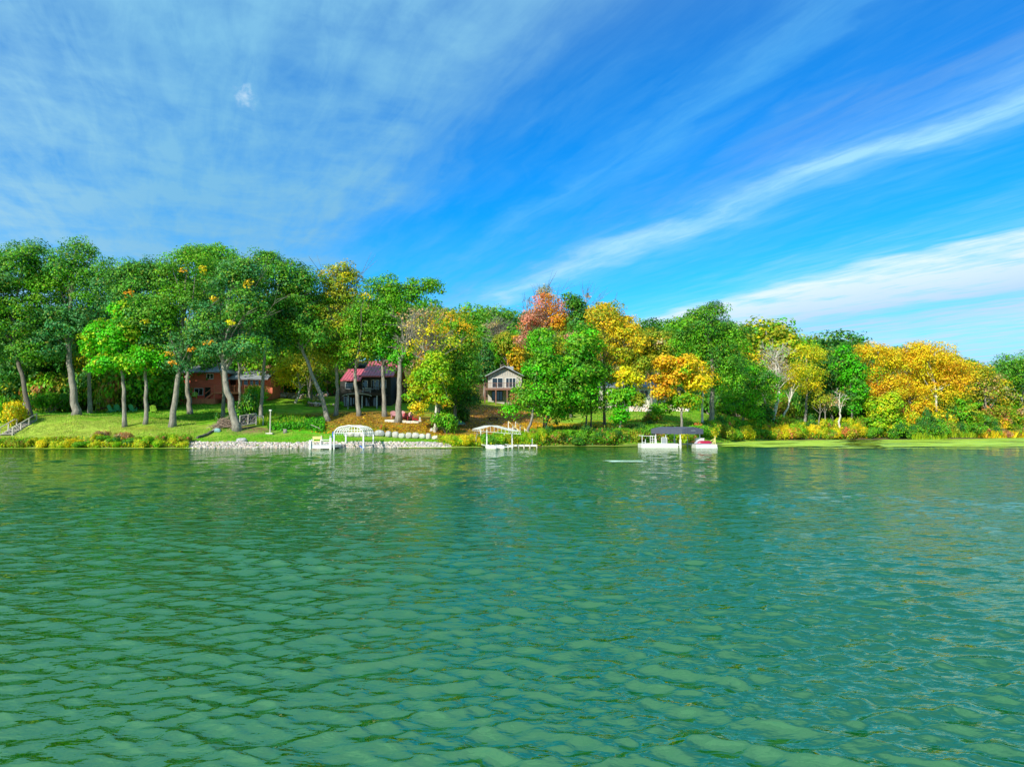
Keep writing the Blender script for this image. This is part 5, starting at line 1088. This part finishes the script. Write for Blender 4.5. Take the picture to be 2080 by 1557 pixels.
shrub('rust', 205, 82.5, 1.8, 1.1, '', 'russet shrub standing tallest in the left waterline planting'); shrub('rust', 255, 82.5, 2.2, 1.0, '', 'wide russet shrub under the bright green maple at the waterline')
row(905, 975, 12, lambda p: sho(p) + .2, 1.6, ['yellow', 'yg', 'gold', 'lime'], 1.5, .9, 'between the stone bank and the open boat lift')
row(985, 1110, 11, lambda p: sho(p) + .2, 2.2, ['lime', 'yg', 'lime', 'green'], 1.7, 1.15, 'behind the open boat lift')
row(1090, 1300, 12, lambda p: sho(p) + .3, 3.5, ['dark', 'green', 'olive', 'dark', 'olive'], 2.3, 1.15, 'on the bank left of the dark boat canopy')
row(1300, 1500, 12, lambda p: sho(p) + .3, 4.5, ['olive', 'green', 'yg', 'olive', 'dark', 'green'], 2.4, 1.5, 'behind the dark boat canopy')
row(1440, 1830, 12, lambda p: sho(p) + .3, 3.0, ['yg', 'green', 'yellow', 'olive', 'gold', 'lime', 'green'], 2.6, 1.8, 'along the right bank waterline')
row(1440, 1830, 17, lambda p: sho(p) + 4, 4.0, ['green', 'olive', 'dark', 'yg', 'olive'], 3.0, 2.3, 'further up the right bank')
for px, w_, lab in ((1610, 4.2, 'large orange red bush on the right bank near the crooked thin tree'), (1580, 2.4, 'small orange red bush left of the large one'), (1725, 4.0, 'orange red bush right of the white birch'), (1418, 2.4, 'deep red shrub at the foot of the pale barked tree')):
    shrub('red', px, (sho(px) + .6) if px > 1500 else 101, w_ * .8, 2.0 if px > 1500 else 1.8, '', lab)
row(1820, 2090, 14, lambda p: sho(p) + .4, 3.0, ['dark', 'green', 'olive', 'green', 'rust'], 3.4, 2.4, 'at the far right waterline')
row(1850, 2090, 18, lambda p: sho(p) + 5, 5.0, ['dark', 'green', 'olive', 'gold'], 4.2, 3.8, 'under the far right trees')
# undergrowth closing the wood
row(-60, 340, 22, 107, 114, ['dark', 'green', 'olive', 'dark', 'yg'], 5.6, 4.6, 'under the left wood')
row(-60, 380, 27, 118, 124, ['dark', 'dark', 'olive', 'green'], 7.5, 6, 'deep in the left wood')
row(480, 690, 24, 128, 140, ['dark', 'green', 'olive'], 5, 4, 'behind the houses')
row(800, 955, 19, 112, 132, ['dark', 'green', 'olive', 'rust'], 4.4, 3.2, 'left of the grey house')
row(1060, 1220, 22, 120, 138, ['olive', 'gold', 'rust', 'green'], 4.4, 3.4, 'right of the grey house')
row(1380, 1560, 20, 126, 142, ['dark', 'green', 'dark', 'olive'], 4.6, 4.0, 'at the back of the right lawn')
row(1540, 1860, 22, 142, 152, ['dark', 'dark', 'green', 'olive'], 5.4, 5.0, 'in the shade of the right wood')
row(860, 2050, 50, 158, 170, ['dark', 'olive', 'green', 'rust'], 13, 7, 'under the slope wood')
row(1850, 2090, 28, 164, 176, ['dark', 'green', 'olive'], 6, 6, 'deep in the far right wood')
for px, d, w_, h_, k, lab in ((20, 89.5, 3.4, 2.6, 'yellow', 'yellow leaved bush beside the head of the steps'), (-5, 90.5, 3.6, 3.6, 'green', 'green bush at the left edge behind the steps'), (100, 104, 5, 3, 'green', 'wide green bush behind the steps'), (505, 96, 3.6, 3.2, 'dark', 'dense dark green bush above the timber crib'), (522, 108, 3.2, 3.2, 'lime', 'fresh green bush under the right end of the red deck'), (342, 113, 3.4, 3.0, 'green', 'green bush at the left corner of the red house'), (453, 90.8, 1.6, 1.3, 'dark', 'blue green plant wrapped round the slender trunk foot'),
        (907, 89.5, 3.0, 2.6, 'green', 'green shrub at the right end of the boulder row'), (925, 99, 4, 3, 'dark', 'dark shrub behind the canoes'), (690, 106.5, 1.8, 1.2, 'green', 'small shrub at the left foot of the black house'), (623, 112, 1.8, 1.2, 'lime', 'small fresh green plant beside the heap of reddish stones'), (1330, 107, 3, 1.6, 'olive', 'olive shrub on the right lawn slope'), (682, 89.8, .01 + 1.1, .6, 'red', 'small orange red plant on the leaf covered bank'), (777, 90.5, 1.0, .8, 'red', 'orange tipped plant above the boulder row')):
    shrub(k, px, d, w_, h_, '', lab)
for k, v_ in SH.items():
    if not v_[1]: shrub(k, 1200, 150, 4, 4, 'under the slope wood')

def patch(name, label, px0, px1, d0, d1, n, hgt, cols, leaf, upright=False, wob=0):
    """many small leaves or blades on the ground: one uncountable mass"""
    px = rs.uniform(px0, px1, n); d = rs.uniform(d0, d1, n) if not callable(d0) else np.array([d0(p) for p in px]) + rs.uniform(0, d1, n)
    x = (px - 1040) / F * d; z_ = ground(x, d)
    dens_ = np.sin(x * .9 + d * .6) + np.sin(x * .37 - d * 1.1) + rs.normal(0, .8, n); keep = dens_ > -1.0 + wob
    x, d, z_ = x[keep], d[keep], z_[keep]; n = len(x)
    c = np.array([C[q] if isinstance(q, str) else q for q in cols])[rs.integers(0, len(cols), n)] * rs.uniform(.7, 1.3, (n, 1))
    if upright:
        w_ = leaf * rs.uniform(.5, 1.2, n); h_ = hgt * rs.uniform(.5, 1.2, n); a = rs.random(n) * 3.14; lx, ly = rs.normal(0, .25, n) * h_, rs.normal(0, .25, n) * h_
        Bx, By = np.cos(a) * w_, np.sin(a) * w_
        V_ = np.stack([np.stack([x - Bx, d - By, z_ - .03], 1), np.stack([x + Bx, d + By, z_ - .03], 1), np.stack([x + lx + Bx * .3, d + ly, z_ + h_], 1), np.stack([x + lx - Bx * .3, d + ly, z_ + h_], 1)], 1)
    else:
        p = np.stack([x, d, z_ + rs.uniform(.02, hgt + .021, n)], 1); a = rs.random(n) * 6.28; t_ = rs.normal(0, .35 if hgt < .1 else .8, (n, 2)); L_ = leaf * rs.uniform(.6, 1.4, n)[:, None]
        A_ = np.stack([np.cos(a), np.sin(a), t_[:, 0]], 1) * L_ * .5; B_ = np.stack([-np.sin(a), np.cos(a), t_[:, 1]], 1) * L_ * .36
        V_ = np.stack([p - A_, p - B_, p + A_, p + B_], 1)
    o = link(name, np_mesh(name, V_.reshape(-1, 3), np.arange(4 * n).reshape(-1, 4), LEAF, np.repeat(np.clip(c, 0, .9), 4, 0))); return tag(o, label, kind='stuff')
patch('fallen_leaves', 'fallen brown and orange leaves on the bank below the black house', 590, 900, 89, 101, 9000, .03, ['brown', 'orange', 'brown', 'gold', 'olive'], .22)
patch('fallen_leaves', 'fallen leaves over the slope below the grey house', 890, 1120, 88, 118, 11000, .03, ['brown', 'brown', 'orange', 'gold', 'pink'], .24)
patch('fallen_leaves', 'bright yellow fallen leaves round the twin trunk tree', 1060, 1240, 89.5, 103, 9000, .03, ['gold', 'yellow', 'orange', 'gold'], .24)
patch('fallen_leaves', 'orange leaves scattered on the path behind the shore shrubs', 1180, 1420, 98, 110, 3500, .03, ['brown', 'orange', 'gold'], .22, wob=.5)
patch('fallen_leaves', 'orange leaves lying on the lawn above the boulder row', 780, 900, 88, 95, 3000, .03, ['orange', 'gold', 'brown'], .2)
patch('ground_cover_plants', 'dense green ground plants on the bank below the red house lawn', 545, 660, 89.5, 96.5, 9000, .45, ['green', 'oak', 'bright', 'dark'], .22)
patch('ground_cover_plants', 'tall yellow green grass tufts beside the white post', 520, 620, 92, 99, 2600, .7, ['yg', 'green', 'olive'], .035, True)
patch('lawn_grass', 'rough grass on the sloping lawn round the steps', -50, 400, 81.5, 96, 26000, .10, [(.34, .44, .05), (.22, .42, .02), (.42, .42, .10)], .05, True)
patch('lawn_grass', 'short bright grass on the lower lawn', 395, 900, 82.6, 89, 22000, .07, [(.10, .40, .01), (.16, .46, .01), (.26, .46, .03)], .05, True)
patch('lawn_grass', 'grass on the shaded lawn in front of the red house', 60, 560, 95, 117, 16000, .12, [(.07, .30, .01), (.12, .36, .01)], .07, True)
patch('lawn_grass', 'grass on the right lawn below the stone retaining wall', 1180, 1540, 100, 124, 15000, .14, [(.10, .36, .01), (.18, .40, .02), (.26, .34, .03)], .08, True)
patch('waterline_plants', 'low mixed plants and weeds fringing the left waterline', -60, 385, sho, 2.2, 16000, .5, ['green', 'yg', 'lime', 'olive', 'yellow', 'rust' if 'rust' in C else 'brown'], .16)
patch('waterline_plants', 'yellow green weeds on the low bank by the open boat lift', 900, 1110, sho, 4.0, 9000, .45, ['yg', 'lime', 'yellow', 'green', 'olive'], .16)
patch('waterline_plants', 'tangled weeds on the bank round the dark boat canopy', 1090, 1500, sho, 7.0, 16000, .7, ['olive', 'green', 'dark', 'brown', 'dark'], .22)
patch('waterline_plants', 'colourful weeds filling the right bank', 1480, 1860, sho, 14, 26000, .9, ['green', 'yg', 'olive', 'gold', 'green', 'brown', 'dark'], .30)
patch('waterline_plants', 'dark undergrowth at the far right shore', 1840, 2140, sho, 16, 16000, 1.0, ['dark', 'green', 'olive', 'olive', 'brown'], .34)
patch('reeds', 'yellow green reed belt at the far right waterline', 1850, 2160, lambda p: sho(p) - 1.2, 3.5, 7000, 1.1, ['olive', 'yg', 'lime'], .07, True)
patch('reeds', 'orange gold reeds at the right edge of the lake', 1985, 2200, lambda p: sho(p) - 1.6, 2.6, 7000, 1.3, ['gold', 'orange', 'gold', 'yellow'], .09, True)

# duckweed mats: thin sheets on the water with ragged edges
DW, p_, o_ = material('duckweed'); tcn = nd('ShaderNodeTexCoord')
mp = nd('ShaderNodeMapping'); L.new(tcn.outputs['Object'], mp.inputs[0]); mp.inputs['Scale'].default_value = (.10, .8, 1)
L.new(ramp(nz(mp.outputs[0], 1.0, 8, .62), [(.36, (.34, .52, .20, 1)), (.45, (.24, .46, .015, 1)), (.53, (.50, .68, .015, 1)), (.62, (.26, .32, .04, 1)), (.70, (.44, .62, .03, 1))]), p_.inputs['Base Color']); p_.inputs['Roughness'].default_value = .7
def mat_sheet(label, px0, px1, d0f, d1f, step, thr, seed, z_=.035, m=None, name='duckweed_mat', fq=(.09, .35)):
    b = MB(); px = px0; vs = {}; 
    x_a = min((px0 - 1040) / F * d0f(px0), (px0 - 1040) / F * d1f(px0)); x_b = max((px1 - 1040) / F * d1f(px1), (px1 - 1040) / F * d0f(px1))
    dm = min(d0f(p) for p in np.linspace(px0, px1, 20)); dM = max(d1f(p) for p in np.linspace(px0, px1, 20))
    X_, Y_ = np.meshgrid(np.arange(x_a, x_b, step * 1.8), np.arange(dm, dM, step)); PX = 1040 + F * X_ / Y_
    D0 = np.interp(PX.ravel(), np.linspace(px0, px1, 40), [d0f(p) for p in np.linspace(px0, px1, 40)]).reshape(PX.shape); D1 = np.interp(PX.ravel(), np.linspace(px0, px1, 40), [d1f(p) for p in np.linspace(px0, px1, 40)]).reshape(PX.shape)
    nv = np.array([mnoise.fractal((x * fq[0], y * fq[1], seed), .8, 2.0, 5) for x, y in zip(X_.ravel(), Y_.ravel())]).reshape(X_.shape)
    edge = np.minimum((Y_ - D0) / np.maximum(.1, (D1 - D0)) * 3, (D1 - Y_) / .5 + 1.2); edge = np.minimum(edge, np.minimum(PX - px0, px1 - PX) / 18)
    ok = (nv * 1.1 + np.clip(edge, -3, 1) > thr)
    idx = -np.ones(X_.size, int); q = []
    nr, nc = X_.shape
    for i in range(nr - 1):
        for j in range(nc - 1):
            if ok[i, j] and (ok[i + 1, j + 1] or ok[i, j + 1]): q.append((i * nc + j, i * nc + j + 1, (i + 1) * nc + j + 1, (i + 1) * nc + j))
    if not q: return
    q = np.array(q); u_, inv = np.unique(q, return_inverse=True)
    jx = rs.normal(0, step * .22, len(u_)); V_ = np.stack([X_.ravel()[u_] + jx, Y_.ravel()[u_] + rs.normal(0, step * .15, len(u_)), np.full(len(u_), z_)], 1)
    o = link(name, np_mesh(name, V_, inv.reshape(-1, 4), m or DW)); return tag(o, label, kind='stuff')
mat_sheet('bright duckweed mat spreading from the right float along the far bank', 1448, 1800, lambda p: float(np.interp(p, [1448, 1560, 1800], [80.5, 76.5, 74])), lambda p: sho(p) + .3, .32, .58, 3.1)
mat_sheet('long banded duckweed mat off the far right shore', 1700, 2200, lambda p: float(np.interp(p, [1700, 2080, 2200], [78, 65, 63])), lambda p: sho(p) + .3, .36, .66, 7.7)
mat_sheet('narrow duckweed fringe along the left waterline', -80, 400, lambda p: sho(p) - 2.2, lambda p: sho(p) + .5, .2, .25, 1.3)
mat_sheet('duckweed fringe between the stone bank and the open boat lift', 800, 985, lambda p: sho(p) - 2.6, lambda p: sho(p) + .5, .2, .35, 5.3)
mat_sheet('duckweed fringe under the dark shrubs at the centre', 1095, 1310, lambda p: sho(p) - 2.0, lambda p: sho(p) + .5, .22, .45, 9.3)
mat_sheet('pale flat patch on the water out in front of the centre shore', 1218, 1322, lambda p: 48.0, lambda p: 51.2,   .14, 1.05, 4.4, .05, plain('pale_patch_green', (.50, .72, .55), .6, .15, 2), 'pale_patch', (.45, 1.3))  # pale ragged sheet just above the water

# ------------------------------------------------------------------ one label per individual
def scr(o):
    l = o.location; return 1040 + F * l.x / max(l.y, 1)
_by = {}
for o in S.objects:
    if o.parent is None and 'category' in o and o['category'] in ('shrub', 'tree'): _by.setdefault(o['label'], []).append(o)
_ords = ['leftmost', 'second from left', 'third from left', 'fourth from left', 'fifth from left', 'sixth from left', 'seventh from left', 'eighth from left']
for lab, os_ in _by.items():
    os_.sort(key=scr)
    for i, o in enumerate(os_):
        t = lab
        if len(os_) > 1:
            near = ['nearer', 'farther'] if abs(os_[0].location.y - os_[-1].location.y) > 4 and len(os_) == 2 else None
            if near: t = (near[0] if o.location.y < os_[1 - i].location.y else near[1]) + ' ' + lab
            elif len(os_) == 2: t = ('left hand ', 'right hand ')[i] + lab
            elif len(os_) == 3: t = ('left hand ', 'middle ', 'right hand ')[i] + lab
            else: t = _ords[min(i, 7)] + ' ' + lab
        w_ = t.split()
        for drop in ('the', 'a', 'of', 'its', 'and'):
            while len(w_) > 16 and drop in w_: w_.remove(drop)
        o['label'] = ' '.join(w_[:16])
